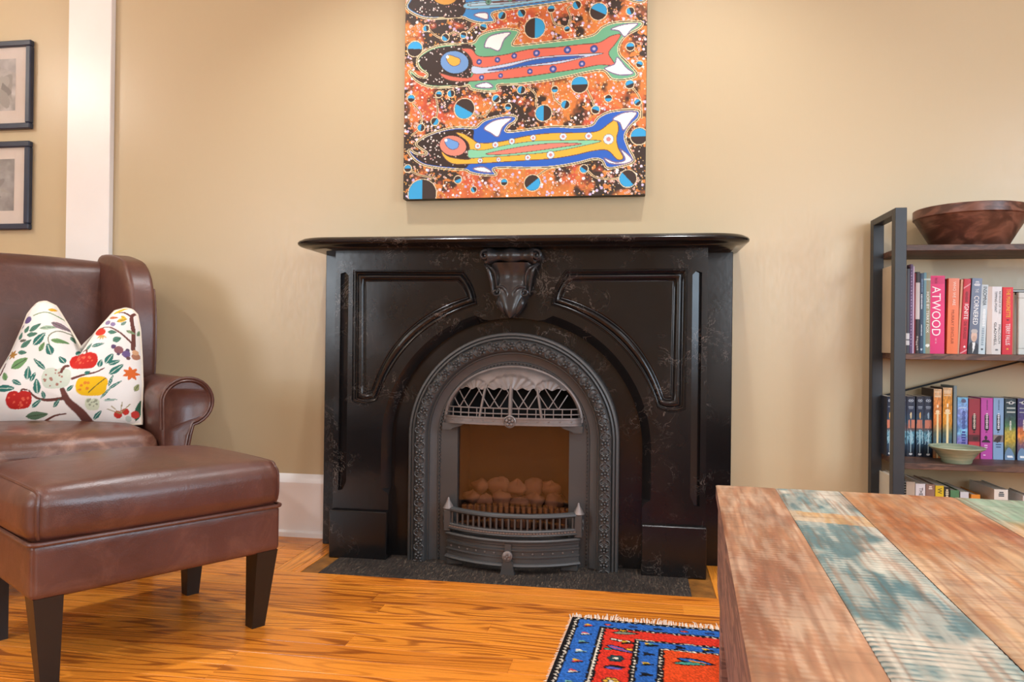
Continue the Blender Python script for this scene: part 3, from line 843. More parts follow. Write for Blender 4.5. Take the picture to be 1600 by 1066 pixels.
# ------------------------------------------------------------------ bow-fronted fret standing on the hearth
fx = -.432
fret = empty('fire_fret', (fx, 0, .002), 0, 'bow-fronted cast iron fret with railing and two spiked finials on the hearth', 'fire fret')
FH = .237; Y0, BOW = -.262, .082
def arcp(u, off=0.): return (u*(FH+off*.6), Y0-BOW*(1-u*u)-off)
def rail(profile, name, par=fret, u0=-1, u1=1, mat=M_iron, n=41):
    mb = MB(); mb.strip([[(*arcp(u, o), z) for u in np.linspace(u0, u1, n)] for o, z in profile+[profile[0]]])
    for u in (u0, u1): mb.add([(*arcp(u, o), z) for o, z in profile], [tuple(range(len(profile)))])
    return mb.build(name, mat, par, True, 30)
tr_ = rail([(-.010, .190), (.006, .190), (.010, .195), (.009, .201), (.003, .205), (-.010, .205)], 'top_rail')
br_ = rail([(-.012, .128), (.010, .128), (.012, .132), (.008, .136), (.008, .143), (.010, .145), (.006, .150), (-.012, .150)], 'beaded_rail')
mb = MB()
for u in np.linspace(-.93, .93, 44):
    x, y = arcp(u, .0085); mb.box(x-.004, x+.004, y-.0025, y+.002, .1365, .1425)
tag(mb.build('bead_row', M_iron_l, br_, False), kind='stuff')
for u in np.linspace(-.92, .92, 21):
    x, y = arcp(u, .0); MB().box(x-.003, x+.003, y-.004, y+.004, .148, .192).build('railing_bar', M_iron, fret, False)
rail([(-.014, .040), (.0, .040), (.0, .104), (-.014, .104)], 'back_strip', mat=M_soot)
pn = rail([(-.006, .104), (.012, .106), (.014, .112), (.010, .117), (-.006, .117), (-.010, .112)], 'upper_ledge')
low = rail([(-.008, .026), (.012, .022), (.016, .027), (.013, .033), (.005, .036), (.004, .052), (.009, .054), (.009, .058), (.004, .060), (.004, .076), (.009, .078), (.009, .083), (.003, .086), (.003, .094), (.006, .097), (.006, .104), (-.008, .104)], 'lower_panel')
for u in np.linspace(-.92, .92, 14):
    if abs(u) < .1: continue
    x, y = arcp(u, .0035); link(rv, 'rivet', low, (x, y, .068), None, (1.15, 1.15, 1.15))
x, y = arcp(0, .016)
mb = MB(); mb.prism([(-.026, 0), (.026, 0), (.022, .012), (.019, .034), (.010, .050), (-.010, .050), (-.019, .034), (-.022, .012)], lambda a, b: (a, y-.008, b), lambda a, b: (a, y+.014, b))
mb.box(-.011, .011, y+.004, y+.018, .05, .104); ft = mb.build('centre_foot', M_iron, fret, False)
mb = MB(); flower(mb, 0, 0, .016, .006); mb.v = [(a, b+y-.011, c+.064) for a, b, c in mb.v]; mb.lathe([(.018, 0), (.018, .011), (.015, .013)], (0, y, .064), 20, 'y')
mb.build('rosette', M_iron_l, ft)
for s in (-1, 1):
    x, y = arcp(s*1.0); yy = y+.002
    MB().box(x-.014, x+.014, yy-.020, yy+.030, .118, .196, .003).build('end_post', M_iron, fret, False)
    MB().box(min(x, x-s*.06), max(x, x-s*.06), yy-.02, yy+.028, 0, .026, .002).build('end_foot', M_iron, fret, False)
    MB().lathe([(.019, .196), (.021, .200), (.018, .204), (.012, .216), (.005, .230), (.0045, .234), (.003, .237), (.0005, .239)], (x, yy-.002, 0), 18).build('finial', M_iron_l, fret)
    mb = MB(); 
    for zc_, r0 in ((.172, .013), (.148, .009)):
        p, r_ = spiral(0, zc_, 0, r0, 1.5, -math.pi/2, 1, .0035, .003)
        mb.tube([(x+s*.0155, yy-.006+a, c) for a, b, c in p], r_, 6)
    mb.build('side_volute', M_iron, fret)
# ================================================================== painting
M_canvas = mk_attr('acrylic_on_canvas', .42, 900, .15, .45)
M_black = plain('matt_black', '17130f', .5, var=.1)
CK = .000754; CKZ = .000748; CZ0 = 1.375; CXL = -.925
cw = .953; ch = 1.20
pt = empty('painting', (CXL+cw/2, 0, CZ0), 0, 'bright dotted painting of striped fish on unframed canvas above the mantel', 'painting')
MB().box(-cw/2, cw/2, -.040, -.001, 0, ch, .001).build('canvas_edge', M_black, pt, False)
gx = np.arange(38, 38+cw/CK, 2.5); gy = np.concatenate([np.arange(1030-ch/CKZ, -40, 7.), np.arange(-40, 1030, 2.5), [1030.]])
GX, GY = np.meshgrid(gx, gy, indexing='ij')
pa = Paint(GX, GY)
x, y = pa.x, pa.y
n1 = fbm(x/210, y/210, 11, 4); n2 = fbm(x/60+9, y/60, 5, 3); n3 = fbm(x/26, y/26+4, 31, 3)
oran, red_, dark = rgb('d9813f'), rgb('cc5a3c'), rgb('3a2c24')
k = np.clip((n1-.42)*5, 0, 1)[:, None]; pa.c[:] = oran*(1-k)+red_*k
side = np.clip((np.abs(x-670)-330)/260, 0, 1)*.18
dk = np.clip((n2*.55+n1*.45+side*.5+.10*np.sin(x/170+1)*np.sin(y/115)-.515)*9, 0, 1)[:, None]
pa.c[:] = pa.c*(1-dk)+dark*dk
pa.c[n3 > .66] = rgb('c47a3c'); pa.c *= (.86+.28*n3)[:, None]
rs = np.random.RandomState(8)
def spots(N, cols, r0, r1, y0=-560, y1=1028, ring_=False):
    for _ in range(N):
        cx, cy, r = rs.uniform(40, 1300), rs.uniform(y0, y1), rs.uniform(r0, r1); c = cols[rs.randint(len(cols))]
        pa.ell(cx, cy, r, r, c)
        if ring_: pa.ell(cx, cy, r*.5, r*.5, ring_)
spots(4300, ['f3e6d8', 'e9c9d0', 'e6b45a', 'f0d0a0', 'd9a04a'], 2.2, 3.6)
spots(1150, ['e9c0b0', 'f0d9c8'], 5.0, 6.5, ring_='b05038')
spots(760, ['d9c9e6', 'f0dcea', 'c9b6dc', 'fff4f4'], 5, 8)
for ln in ([(85, 520), (130, 580), (125, 650), (80, 690)], [(210, 490), (220, 560), (205, 620)], [(700, 460), (740, 500), (745, 560), (780, 600)], [(830, 440), (835, 520), (880, 560)], [(1000, 480), (1030, 540), (1050, 590)],
           [(940, 45), (900, 60), (915, 110), (895, 165)], [(810, 60), (830, 130), (870, 150), (900, 165)], [(160, 120), (200, 160), (250, 180), (300, 150), (355, 165), (420, 120), (460, 130)], [(380, 570), (470, 600), (530, 515)], [(720, 950), (800, 890), (860, 880)], [(1000, 890), (1060, 940), (1170, 945)], [(1220, 470), (1270, 540), (1280, 640)], [(60, 870), (120, 900), (200, 920)]):
    pa.line(ln, 'e8cfa0', 5); pa.line(ln, '5a4433', 2)
for cx, cy, r, a in [(92, 228, 40, -1.5), (152, 122, 16, 3), (257, 176, 19, 2.3), (354, 169, 16, 1.9), (460, 131, 18, -1.2), (558, 77, 20, -2.6), (661, 70, 20, 2.6), (731, 152, 53, 0), (815, 57, 18, -1.6), (946, 45, 21, 2.7), (1057, 85, 43, -1.1), (1217, 92, 19, 2.8), (898, 166, 14, -1.8), (1219, 274, 20, -1.6), (1266, 366, 16, -1.2),
                     (75, 492, 19, -1.5), (226, 476, 16, -1.4), (291, 475, 18, 3), (364, 558, 53, 2.1), (532, 512, 19, 4), (596, 557, 16, 1.7), (664, 471, 20, 3.3), (781, 597, 41, 3.14), (838, 476, 16, 1.6), (965, 457, 42, -1.57), (893, 557, 21, 3.4), (1112, 534, 17, 1.5), (1048, 590, 20, -1.2), (1218, 466, 21, -1.9), (1258, 560, 16, -2.2), (206, 620, 20, .6), (131, 650, 19, 3.3),
                     (61, 866, 19, -1.57), (334, 932, 19, 1.2), (419, 987, 15, 2.6), (580, 951, 17, -1.57), (728, 958, 41, .9), (992, 892, 20, 2.2), (1214, 947, 43, 2.4), (1268, 733, 42, -1.57), (142, 1003, 76, 3.14), (300, -150, 50, 1), (800, -420, 45, 2), (1100, -330, 40, 0), (500, -380, 30, 1.4)]:
    pa.ell(cx, cy, r+4, r+4, 'ecd9b4'); pa.ell(cx, cy, r, r, '3b2d28'); pa.ell(cx, cy, r-1.5, r-1.5, '35a5dc', 0, a)
def fish(out, head, body, stripe, eye, c_out, c_stripe, c_mid, c_lens, mid, lens, fins, c_eye, c_pupil, ringc, dots):
    pa.poly(out, c_out, 4, 'eadcb0', 6); pa.poly(out, None, 4, '4a382c', 2.2)
    pa.poly(head, '33251f', 4)
    ins_ = []
    for _ in range(150):
        cx, cy = rs.uniform(80, 420), rs.uniform(min(p[1] for p in head), max(p[1] for p in head))
        ins_.append((cx, cy))
    for cx, cy in ins_:
        P = catmull(head, 3); c_ = False
        for (ax, ay), (bx, by) in zip(P, np.roll(P, -1, 0)):
            if (ay > cy) != (by > cy) and cx < (bx-ax)*(cy-ay)/(by-ay)+ax: c_ = not c_
        if c_: r = rs.uniform(2.4, 4.6); pa.ell(cx, cy, r, r, ['e9dcd8', 'c79a94', 'f4eee6'][rs.randint(3)])
    pa.poly(stripe, c_stripe, 4, '6a4a3a', 2)
    pa.poly(mid, c_mid, 4, '6a5a4a', 1.6); pa.poly(lens, c_lens, 4, '6a4a4a', 1.6)
    for f in fins: pa.poly(f, 'fbf7f4', 4, '7a6a90', 3)
    ex, ey, rx, ry = eye
    pa.ell(ex, ey, rx+4, ry+4, '241a18', .25); pa.ell(ex, ey, rx, ry, c_eye, .25)
    pa.poly([(ex-45, ey-25), (ex-30, ey-40), (ex, ey-30), (ex+30, ey-15), (ex+25, ey+12), (ex-5, ey+20), (ex-30, ey+5)], c_pupil, 4, '5a4a6a', 1.6); pa.ell(ex-38, ey-30, 8, 8, 'ffffff')
    for cx, cy, r in dots: pa.ell(cx, cy, r+2, r+2, '4a4a6a'); pa.ell(cx, cy, r, r, ringc[0]); pa.ell(cx, cy, r*.45, r*.45, ringc[1])
Yf = [(105, 735), (140, 705), (200, 680), (270, 662), (340, 655), (400, 660), (430, 658), (470, 625), (540, 606), (600, 601), (640, 612), (632, 635), (600, 655), (588, 686), (680, 682), (760, 673), (850, 668), (950, 676), (1030, 668), (1060, 632), (1110, 606), (1180, 596), (1262, 601), (1264, 640), (1222, 680), (1197, 730), (1215, 790), (1245, 858), (1180, 884), (1110, 890), (1085, 852), (1040, 842), (960, 860), (860, 875), (760, 880), (660, 878), (560, 874), (520, 882), (537, 912), (460, 910), (400, 896), (375, 882), (300, 876), (220, 866), (150, 850), (100, 820), (65, 778), (75, 766), (100, 785), (150, 796), (165, 785), (132, 762)]
fish(Yf, [(112, 735), (150, 708), (220, 682), (300, 668), (405, 668), (415, 700), (400, 790), (380, 870), (300, 866), (220, 856), (140, 836), (80, 785), (110, 795), (165, 800), (172, 782), (140, 760)], None,
     [(320, 685), (360, 690), (410, 720), (450, 742), (560, 738), (700, 712), (840, 702), (960, 705), (1060, 700), (1120, 660), (1150, 645), (1165, 690), (1155, 740), (1165, 790), (1190, 840), (1160, 848), (1110, 800), (1040, 800), (940, 820), (820, 835), (640, 842), (420, 850), (310, 848), (260, 815), (245, 780), (290, 812), (400, 825), (395, 770), (380, 730)],
     (305, 752, 72, 52), '2a64c4', 'ecb640', '86cfa6', 'e58672', [(395, 775), (470, 780), (600, 755), (750, 740), (900, 742), (1080, 750), (960, 778), (820, 800), (640, 812), (480, 818), (400, 820), (385, 800)],
     [(480, 800), (600, 778), (720, 762), (840, 755), (980, 762), (860, 778), (700, 796), (560, 806)],
     [[(470, 665), (520, 628), (600, 615), (612, 625), (570, 660), (545, 712), (505, 690)], [(1135, 640), (1190, 610), (1255, 612), (1225, 655), (1190, 700), (1170, 660)], [(1095, 838), (1150, 862), (1200, 850), (1175, 795), (1235, 850), (1190, 872), (1120, 866)], [(415, 875), (470, 868), (515, 898), (450, 892)]],
     'e08a76', '6b9fdc', ('d5e6f2', 'd08a86'), [(438, 757, 15), (531, 754, 15), (618, 738, 15), (729, 723, 14), (884, 722, 17), (1014, 724, 17), (1115, 743, 25), (452, 835, 12), (549, 832, 11), (702, 826, 14), (820, 815, 19)])
Rf = [(105, 290), (130, 255), (190, 225), (270, 212), (400, 215), (440, 175), (500, 155), (580, 148), (645, 160), (640, 185), (615, 235), (700, 235), (800, 228), (920, 220), (1030, 205), (1080, 165), (1150, 145), (1270, 150), (1265, 180), (1200, 215), (1165, 260), (1165, 310), (1210, 360), (1255, 420), (1200, 440), (1130, 435), (1085, 390), (1000, 395), (900, 412), (780, 430), (640, 440), (540, 440), (540, 470), (470, 470), (400, 455), (380, 435), (280, 440), (180, 435), (110, 405), (62, 355), (75, 345), (110, 375), (150, 385), (160, 365), (120, 335)]
fish(Rf, [(112, 290), (140, 260), (200, 233), (300, 222), (412, 225), (412, 280), (400, 370), (378, 428), (280, 432), (180, 426), (110, 398), (72, 360), (110, 382), (158, 388), (166, 362), (130, 330)], None,
     [(345, 242), (400, 245), (440, 285), (560, 285), (700, 262), (840, 258), (960, 250), (1060, 245), (1120, 215), (1170, 210), (1140, 260), (1110, 300), (1130, 340), (1140, 365), (1060, 360), (960, 375), (820, 390), (660, 405), (480, 412), (330, 412), (260, 395), (232, 365), (300, 385), (400, 392), (405, 320), (380, 270)],
     (308, 310, 76, 58), '6db28b', 'e0705c', 'c3d4ec', '2f63b6', [(405, 335), (470, 345), (600, 328), (750, 305), (900, 300), (1085, 300), (980, 320), (840, 345), (680, 352), (520, 372), (410, 375)],
     [(485, 360), (600, 345), (720, 318), (860, 308), (990, 312), (860, 330), (700, 345), (560, 362)],
     [[(467, 235), (490, 185), (560, 168), (605, 170), (570, 205), (545, 260), (500, 245)], [(1120, 180), (1180, 160), (1255, 158), (1220, 190), (1190, 222), (1160, 190)], [(1090, 380), (1140, 360), (1155, 325), (1200, 380), (1235, 412), (1160, 415)], [(420, 440), (480, 424), (515, 450), (460, 452)]],
     '6f9bd0', 'eab044', ('41529c', 'b8b0d8'), [(440, 314, 13), (537, 308, 13), (625, 292, 13), (741, 283, 16), (901, 275, 17), (1036, 276, 18), (454, 397, 12), (555, 392, 11), (708, 377, 13), (828, 370, 17), (976, 350, 15)])
# topmost fish, mostly above the frame
Bf = [(45, 10), (120, 58), (200, 72), (340, 72), (380, 88), (440, 108), (520, 106), (505, 62), (600, 46), (800, 32), (1000, 12), (1110, 2), (1180, 20), (1240, 46), (1290, 44), (1298, 0), (1220, -70), (1190, -120), (1240, -190), (1255, -230), (1120, -215), (1040, -160), (820, -140), (620, -140), (590, -200), (500, -210), (420, -150), (250, -150), (110, -95), (60, -40)]
fish(Bf, [(55, 5), (130, 52), (210, 64), (350, 64), (360, -40), (330, -140), (200, -130), (100, -80), (70, -35)], None,
     [(365, 0), (500, -10), (700, -20), (900, -35), (1080, -60), (1150, -110), (1170, -90), (1120, -20), (900, 5), (700, 22), (520, 34), (370, 30)],
     (250, -50, 70, 50), '3d8fd0', '8fcbe6', 'b5d8ea', '3f6fc0', [(400, 5), (700, -8), (1000, -40), (700, 8), (420, 18)], [(480, 5), (700, -2), (900, -20), (700, 4)],
     [[(1140, -15), (1200, 0), (1280, -12), (1240, 28), (1180, 15)], [(410, 66), (440, 55), (480, 60), (482, 92), (450, 85)], [(480, -150), (540, -185), (575, -185), (560, -150)]],
     'd9a24a', '6fb08a', ('6fa08a', '3a6a5a'), [(485, 0, 14), (600, -6, 12), (740, -12, 13)])
P = np.stack([(GX-38)*CK-cw/2, np.full(GX.shape, -.0405), (1030-GY)*CKZ], -1)
painted('canvas_face', P, pa.c, M_canvas, pt)

# ================================================================== framed pictures on the left wall
M_navy = plain('navy_frame_paint', '2b3347', .35, var=.1)
M_mat = plain('cream_mat_board', 'e8dacd', .8, var=.03)
M_print = mk_attr('graphite_print', .7)
M_pglass = mk_glass('picture_glass', (.97, .98, 1.), .02, .05)
def picture(zb, zt_, label, seed, dark):
    xr = -2.632; w = .42; xl = xr-w; h = zt_-zb
    t = empty('framed_picture', ((xl+xr)/2, 0, zb), 0, label, 'picture', 'framed prints beside the white trim')
    f = .026
    for nm, a in (('frame_rail', (-w/2, w/2, 0, f)), ('frame_rail', (-w/2, w/2, h-f, h)), ('frame_stile', (-w/2, -w/2+f, f, h-f)), ('frame_stile', (w/2-f, w/2, f, h-f))):
        MB().box(a[0], a[1], -.026, -.001, a[2], a[3], .004).build(nm, M_navy, t, False)
    MB().box(-w/2+f-.004, w/2-f+.004, -.010, -.004, f-.004, h-f+.004).build('mat_board', M_mat, t, False)
    nx, ny = 90, 90; a0, a1, b0, b1 = -w/2+.075, w/2-.085, .085, h-.075
    U, V = np.meshgrid(np.linspace(0, 1, nx), np.linspace(0, 1, ny), indexing='ij')
    p_ = Paint(U*100, (1-V)*100, 'c9c4bd'); n_ = fbm(U*6, V*6, seed, 4)
    p_.c[:] = (rgb('cfc9c2')*(1-dark)+rgb('7f8083')*dark)[None]*(.75+.45*n_.ravel())[:, None]
    for q in range(8):
        r_ = np.random.RandomState(seed+q); p_.poly([(r_.uniform(5, 95), r_.uniform(30, 98)) for _ in range(4)], ['8c8a88', 'a9a59f', '6f6e6e', 'b9b5af'][q % 4], 4)
    painted('print', np.stack([a0+U*(a1-a0), np.full(U.shape, -.0108), b0+V*(b1-b0)], -1), p_.c, M_print, t)
    MB().box(-w/2+f-.003, w/2-f+.003, -.0175, -.0155, f-.003, h-f+.003).build('glass', M_pglass, t, False)
picture(1.722, 2.112, 'navy framed grey print hanging above another one beside the white trim', 3, .2)
picture(1.279, 1.668, 'navy framed bluish grey print, the lower one beside the white trim', 40, .55)

# ================================================================== wing chair
M_lea = mk_leather('oxblood_leather', '4c2c24', '623a30', '8f624e', .3)
M_lea_worn = mk_leather('worn_oxblood_leather', '54301f', '6b4133', 'a07660', .85)
M_leg = NT('chipped_black_wood'); _v = M_leg.coords(); _n = M_leg.noise(_v, 38, 6, .7)
M_leg = M_leg.bsdf(M_leg.mix(M_leg.ramp(_n, [(.70, 0.), (.73, 1.)]), lin('1c1917'), lin('a08a74')), .38)
CS = 1.05; CROT = math.radians(40)
gx_, gy_ = G(-1.668, 2.665)
chair = empty('wing_chair', (gx_, gy_, 0), CROT+YAW, 'oxblood leather wing chair with rolled arms and a fruit print cushion', 'armchair')
sc = lambda mb: mb.xf(lambda x, y, z: (x*CS, y*CS, z))
sc(rbox((.315, .33, .105), .02, 8, center=(0, -.03, .255))).build('seat_base', M_lea, chair)
sc(rbox((.285, .325, .072), .055, 12, (0.02, .02, .022), (0, -.085, .430))).build('seat_cushion', M_lea_worn, chair, True, 70)
mb = rbox((.315, .085, .345), .06, 14, (0, .03, .015), (0, 0, 0))
ca, sa = math.cos(math.radians(-9)), math.sin(math.radians(-9))
mb.xf(lambda x, y, z: (x*CS, (.315+y*ca-z*sa)*CS, .768+y*sa+z*ca))
bk = mb.build('backrest', M_lea, chair, True, 70)
def wing(s):
    mb = rbox((.5, .5, .5), .17, 12, (0.06, 0, 0))
    def fn(a, u, v):
        v = v+.5; u = u+.5; z0_ = .60; zt_ = 1.088+.055*math.sin(min(1, u*1.3)*math.pi*.5)
        z = z0_+(zt_-z0_)*v
        yf = -.035+.02*v+.05*max(0, v-.55)**2*4 + .03*math.sin(v*math.pi)*-1
        yr = .275+.20*(z-.60)
        y = yf+(yr-yf)*u
        x = .282+.042*(1-u)+a*(.094-.012*u)
        return (s*x*CS, y*CS, z)
    mb.xf(fn); w = mb.build('wing', M_lea, chair, True, 70)
    # piping down the front edge
    pts = []
    for v in np.linspace(0, .80, 26): pts.append(fn(.47, -.455, v-.5))
    MB().tube(pts, .0042, 6).build('piping', M_lea, w)
    return w
def arm_profile(k=0.):
    r = .083-k; c = (.372, .590)
    p = [(.292+k, .17), (.292+k, .50), (.290+k, .57)]
    p += [(c[0]+r*math.cos(a), c[1]+r*math.sin(a)) for a in np.linspace(math.pi*.95, -math.pi*.42, 20)]
    p += [(.385-k, .475), (.372-k, .40), (.366-k, .17)]
    return p
def arm(s):
    mb = MB(); rows = []
    for y, k in ((-.385, .016), (-.392, .010), (-.388, .004), (-.378, 0), (-.2, 0), (.0, 0), (.2, 0), (.33, .0)):
        rows.append([(s*x*CS, y*CS, z) for x, z in arm_profile(k)])
    mb.strip(rows, True)
    mb.poly([arm_profile(.016)], lambda x, z: (s*x*CS, -.385*CS, z)); mb.poly([arm_profile(0)], lambda x, z: (s*x*CS, .33*CS, z))
    a = mb.build('arm', M_lea, chair, True, 50)
    MB().tube([(s*x*CS, -.386*CS, z) for x, z in arm_profile(.001)[1:-1]], .0055, 8).build('piping', M_lea, a)
    return a
for s in (-1, 1): wing(s); arm(s)
for sx in (-1, 1):
    for yy, h in ((-.32, .026), (.24, .024)):
        MB().frustum((sx*.27*CS, yy*CS+(.02 if yy > 0 else 0), 0), (.019, .019), (sx*.27*CS, yy*CS, .17), (h, h)).build('leg', M_leg, chair, False)

# ------------------------------------------------------------------ ottoman
ox, oy = G(-1.036, 2.088)
OT = math.radians(47.7)+YAW
ott = empty('ottoman', (ox, oy, 0), OT, 'oxblood leather ottoman with tapered black legs in front of the wing chair', 'ottoman')
OA, OB = .310, .245
rbox((OA, OB, .066), .016, 10, (0, 0, 0), (0, 0, .276)).build('base', M_lea, ott, True, 50)
oc = rbox((OA+.006, OB+.006, .066), .042, 16, (.012, .012, .032), (0, 0, .398)).build('top_cushion', M_lea, ott, True, 70)
def rrect(a, b, r, z, n=5):
    p = []
    for cx, cy, a0 in ((a-r, b-r, 0), (-a+r, b-r, 90), (-a+r, -b+r, 180), (a-r, -b+r, 270)):
        for t in np.linspace(0, 90, n): p.append((cx+r*math.cos(math.radians(a0+t)), cy+r*math.sin(math.radians(a0+t)), z))
    return p
MB().tube(rrect(OA+.003, OB+.003, .02, .3385), .0055, 8, True).build('piping', M_lea, ott)
# boxing seams of the cushion: one loop around each short end
ho = (OA+.006, OB+.006, .066)
for s in (-1, 1):
    pts = []; xx = s*(ho[0]-.014)
    for yy in np.linspace(-1, 1, 26): pts.append((xx, yy*ho[1], ho[2]))
    lo_ = [(xx, -ho[1], z) for z in np.linspace(-.9, .9, 8)*ho[2]]; hi_ = [(xx, ho[1], z) for z in np.linspace(.9, -.9, 8)*ho[2]]
    pts = [rb_point(p, ho, .042, (.012, .012, .032), (0, 0, .398)) for p in lo_+pts[1:-1]+hi_]
    MB().tube(pts, .0045, 6).build('piping', M_lea, oc)
for sx in (-1, 1):
    for sy in (-1, 1):
        MB().frustum((sx*(OA-.050), sy*(OB-.045), 0), (.019, .019), (sx*(OA-.038), sy*(OB-.034), .215), (.031, .031)).build('leg', M_leg, ott, False)

# ------------------------------------------------------------------ cushion with fruit print (drawn in centimetre-like cells of its own face)
M_cush = mk_attr('printed_cotton', .75, 500, .2, .3)
nu, nv = 230, 210
U, V = np.meshgrid(np.linspace(0, 1, nu), np.linspace(0, 1, nv), indexing='ij')
def topy(u): return np.interp(u, [0, .05, .12, .22, .35, .5, .62, .78, .88, .95, 1], [120, 70, 58, 95, 245, 430, 290, 125, 100, 112, 150])
def boty(u): return 1012+12*np.cos(U*math.pi*2)*-1
xl = np.interp(V, [0, .1, .35, .6, .85, .95, 1], [0, 15, 95, 190, 255, 275, 300]); xr = np.interp(V, [0, .12, .35, .6, .85, 1], [1140, 1130, 1125, 1105, 1080, 1050])
CXp = xl+(xr-xl)*U; CYp = boty(U)+(topy(U)-boty(U))*V
cu = Paint(CXp, CYp, 'f2eee9')
G1, G2, BR = '2f7268', '6f9a63', '6b3f38'
def branch(pts, w, c=BR): cu.line(pts, c, w)
branch([(790, 1010), (740, 930), (660, 850), (620, 770)], (36, 16)); branch([(640, 830), (520, 840), (440, 820), (390, 770)], (12, 5)); branch([(680, 690), (760, 660), (830, 640), (885, 605)], (9, 4))
branch([(110, 770), (120, 720), (165, 640), (190, 560)], (9, 5)); branch([(480, 990), (560, 950), (640, 935)], (8, 4)); branch([(1055, 440), (1045, 300), (1020, 180), (1050, 140)], (14, 10)); branch([(1040, 390), (960, 320), (880, 280), (800, 290)], (7, 4)); branch([(1020, 180), (970, 150), (920, 150)], (8, 4)); branch([(340, 190), (420, 165), (500, 190), (590, 240)], 4, '7a9a6a')
branch([(670, 390), (610, 330), (530, 320), (480, 370), (500, 440)], 4, '6f7a5a')
for x_, y_, a_, L_, w_, c_ in [(160, 745, .05, 130, 26, G1), (265, 690, .5, 80, 16, G1), (370, 690, -1.6, 100, 24, G1), (395, 705, -1.2, 75, 17, G1), (450, 795, -1.7, 110, 26, G1), (490, 620, -2.4, 130, 16, G1), (615, 570, -2.3, 65, 20, G1), (760, 655, -.5, 40, 14, G1), (890, 570, -1.1, 90, 24, G1), (910, 575, -.5, 80, 18, G1), (850, 600, -1.4, 60, 18, G1), (920, 650, -.8, 120, 22, G1), (380, 430, -.9, 120, 30, G1), (520, 510, -2.0, 95, 28, G1), (500, 395, .1, 110, 18, G2), (430, 480, -1.2, 75, 18, G2), (245, 600, -.6, 130, 34, G2), (220, 690, -2., 70, 20, G2), (300, 330, -1.2, 60, 18, '4f8270'), (335, 320, -.65, 95, 20, '4f8270'), (320, 350, -.1, 80, 18, '4f8270'), (290, 445, -.7, 90, 20, '4f8270'), (275, 480, .1, 65, 17, '4f8270'), (265, 380, -1.4, 60, 15, '4f8270'), (190, 530, -1.8, 55, 16, '4f8270'), (270, 390, .0, 55, 12, '6a6a60'), (370, 950, -.1, 150, 26, '5f7d62'), (410, 890, -.7, 90, 14, G1), (560, 890, -.9, 70, 14, G1), (650, 780, -.8, 60, 14, G1), (820, 970, -.8, 80, 14, G1), (660, 490, -1.2, 70, 20, G1), (740, 470, -1.0, 70, 14, G1), (780, 440, -.3, 90, 14, G1), (880, 320, .0, 60, 16, '4f8270'), (920, 390, -.5, 60, 22, '4f8270'), (870, 830, -.9, 120, 8, G1), (890, 840, -.1, 90, 8, G1), (920, 760, -.7, 110, 10, G1), (920, 740, -1.3, 90, 10, G1), (410, 300, -.1, 120, 16, '9fb8a0'), (480, 250, .4, 120, 22, '8a7480'), (600, 340, .9, 60, 14, '5f8a72'), (285, 110, -.9, 75, 26, '8fa08a'), (930, 230, -.4, 70, 16, 'd9b23a'), (950, 180, .6, 50, 12, 'e6bc30'), (870, 200, -.05, 65, 12, 'd9774a'), (500, 830, -1.9, 60, 14, G1), (1100, 980, -1.4, 160, 22, '2f6a55'), (960, 260, -.8, 50, 12, '7fa090'), (1000, 300, .3, 60, 12, '8aa07a'), (1070, 330, -1.3, 60, 10, '7a9a7a'), (1085, 760, -1.2, 60, 16, '9aa070')]:
    cu.leaf(x_, y_, a_, L_, w_, c_, 'cfe0d0' if c_ == G1 else '4a5a44')
def fruit(x_, y_, rx, ry, c_, sp, dc):
    cu.poly([(x_-rx, y_), (x_-rx*.8, y_-ry*.85), (x_-rx*.25, y_-ry), (x_, y_-ry*.82), (x_+rx*.3, y_-ry), (x_+rx*.85, y_-ry*.8), (x_+rx, y_), (x_+rx*.75, y_+ry*.8), (x_, y_+ry), (x_-rx*.7, y_+ry*.85)], c_, 5)
    r_ = np.random.RandomState(int(x_))
    for _ in range(sp):
        a = r_.uniform(0, 6.28); q = r_.uniform(.3, .82); rr_ = r_.uniform(5, 11); cu.ell(x_+rx*q*math.cos(a), y_+ry*q*math.sin(a), rr_, rr_, dc)
branch([(755, 490), (745, 465), (715, 470)], 7); branch([(335, 780), (345, 760), (375, 765)], 6)
fruit(737, 552, 100, 66, 'c92a22', 12, 'e8664a'); fruit(322, 835, 90, 64, 'be2622', 14, 'e2604a'); fruit(570, 685, 100, 76, 'cdd8c8', 14, 'a87a6a'); fruit(808, 745, 102, 68, 'ecbb14', 11, 'd97a2a'); fruit(818, 870, 48, 42, 'd5dcc0', 10, '9aa088')
cu.poly([(715, 745), (760, 690), (850, 668), (905, 680), (912, 730), (860, 790), (780, 812), (720, 790)], 'ecbb14', 5)
for cx, cy, r in [(745, 740, 10), (770, 720, 12), (740, 770, 9), (785, 760, 11), (730, 800-30, 6), (790, 720, 10)]: cu.ell(cx, cy, r, r, 'dd8426')
branch([(795, 790), (850, 730), (900, 680)], 3, '6a5a2a'); branch([(600, 640), (615, 600), (635, 590)], 10)
for cx, cy, r, c_ in [(300, 222, 30, '6d5a8a'), (258, 270, 18, '7a6a8a'), (930, 435, 17, '5f4a70'), (965, 458, 30, '8a5a60'), (1022, 456, 14, '5a4a60'), (1015, 485, 27, '6d5a8a'), (1075, 495, 26, 'b07a60'), (965, 490, 10, '5a4a60'), (1030, 515, 14, '6a4a50'), (1070, 465, 20, 'd9a880'), (982, 938, 27, 'c8352c'), (1032, 915, 24, 'c8352c'), (1095, 935, 28, 'cf4038'), (1050, 965, 22, 'c9d3cc'), (822, 318, 40, 'd23a28'), (865, 240, 20, '8f82a8'), (905, 255, 18, '8f82a8')]: cu.ell(cx, cy, r, r*.8 if r > 35 else r, c_)
for a in np.linspace(0, 6.28, 8)[:-1]: cu.leaf(1055, 630, a, 55, 13, 'dd6a2c')
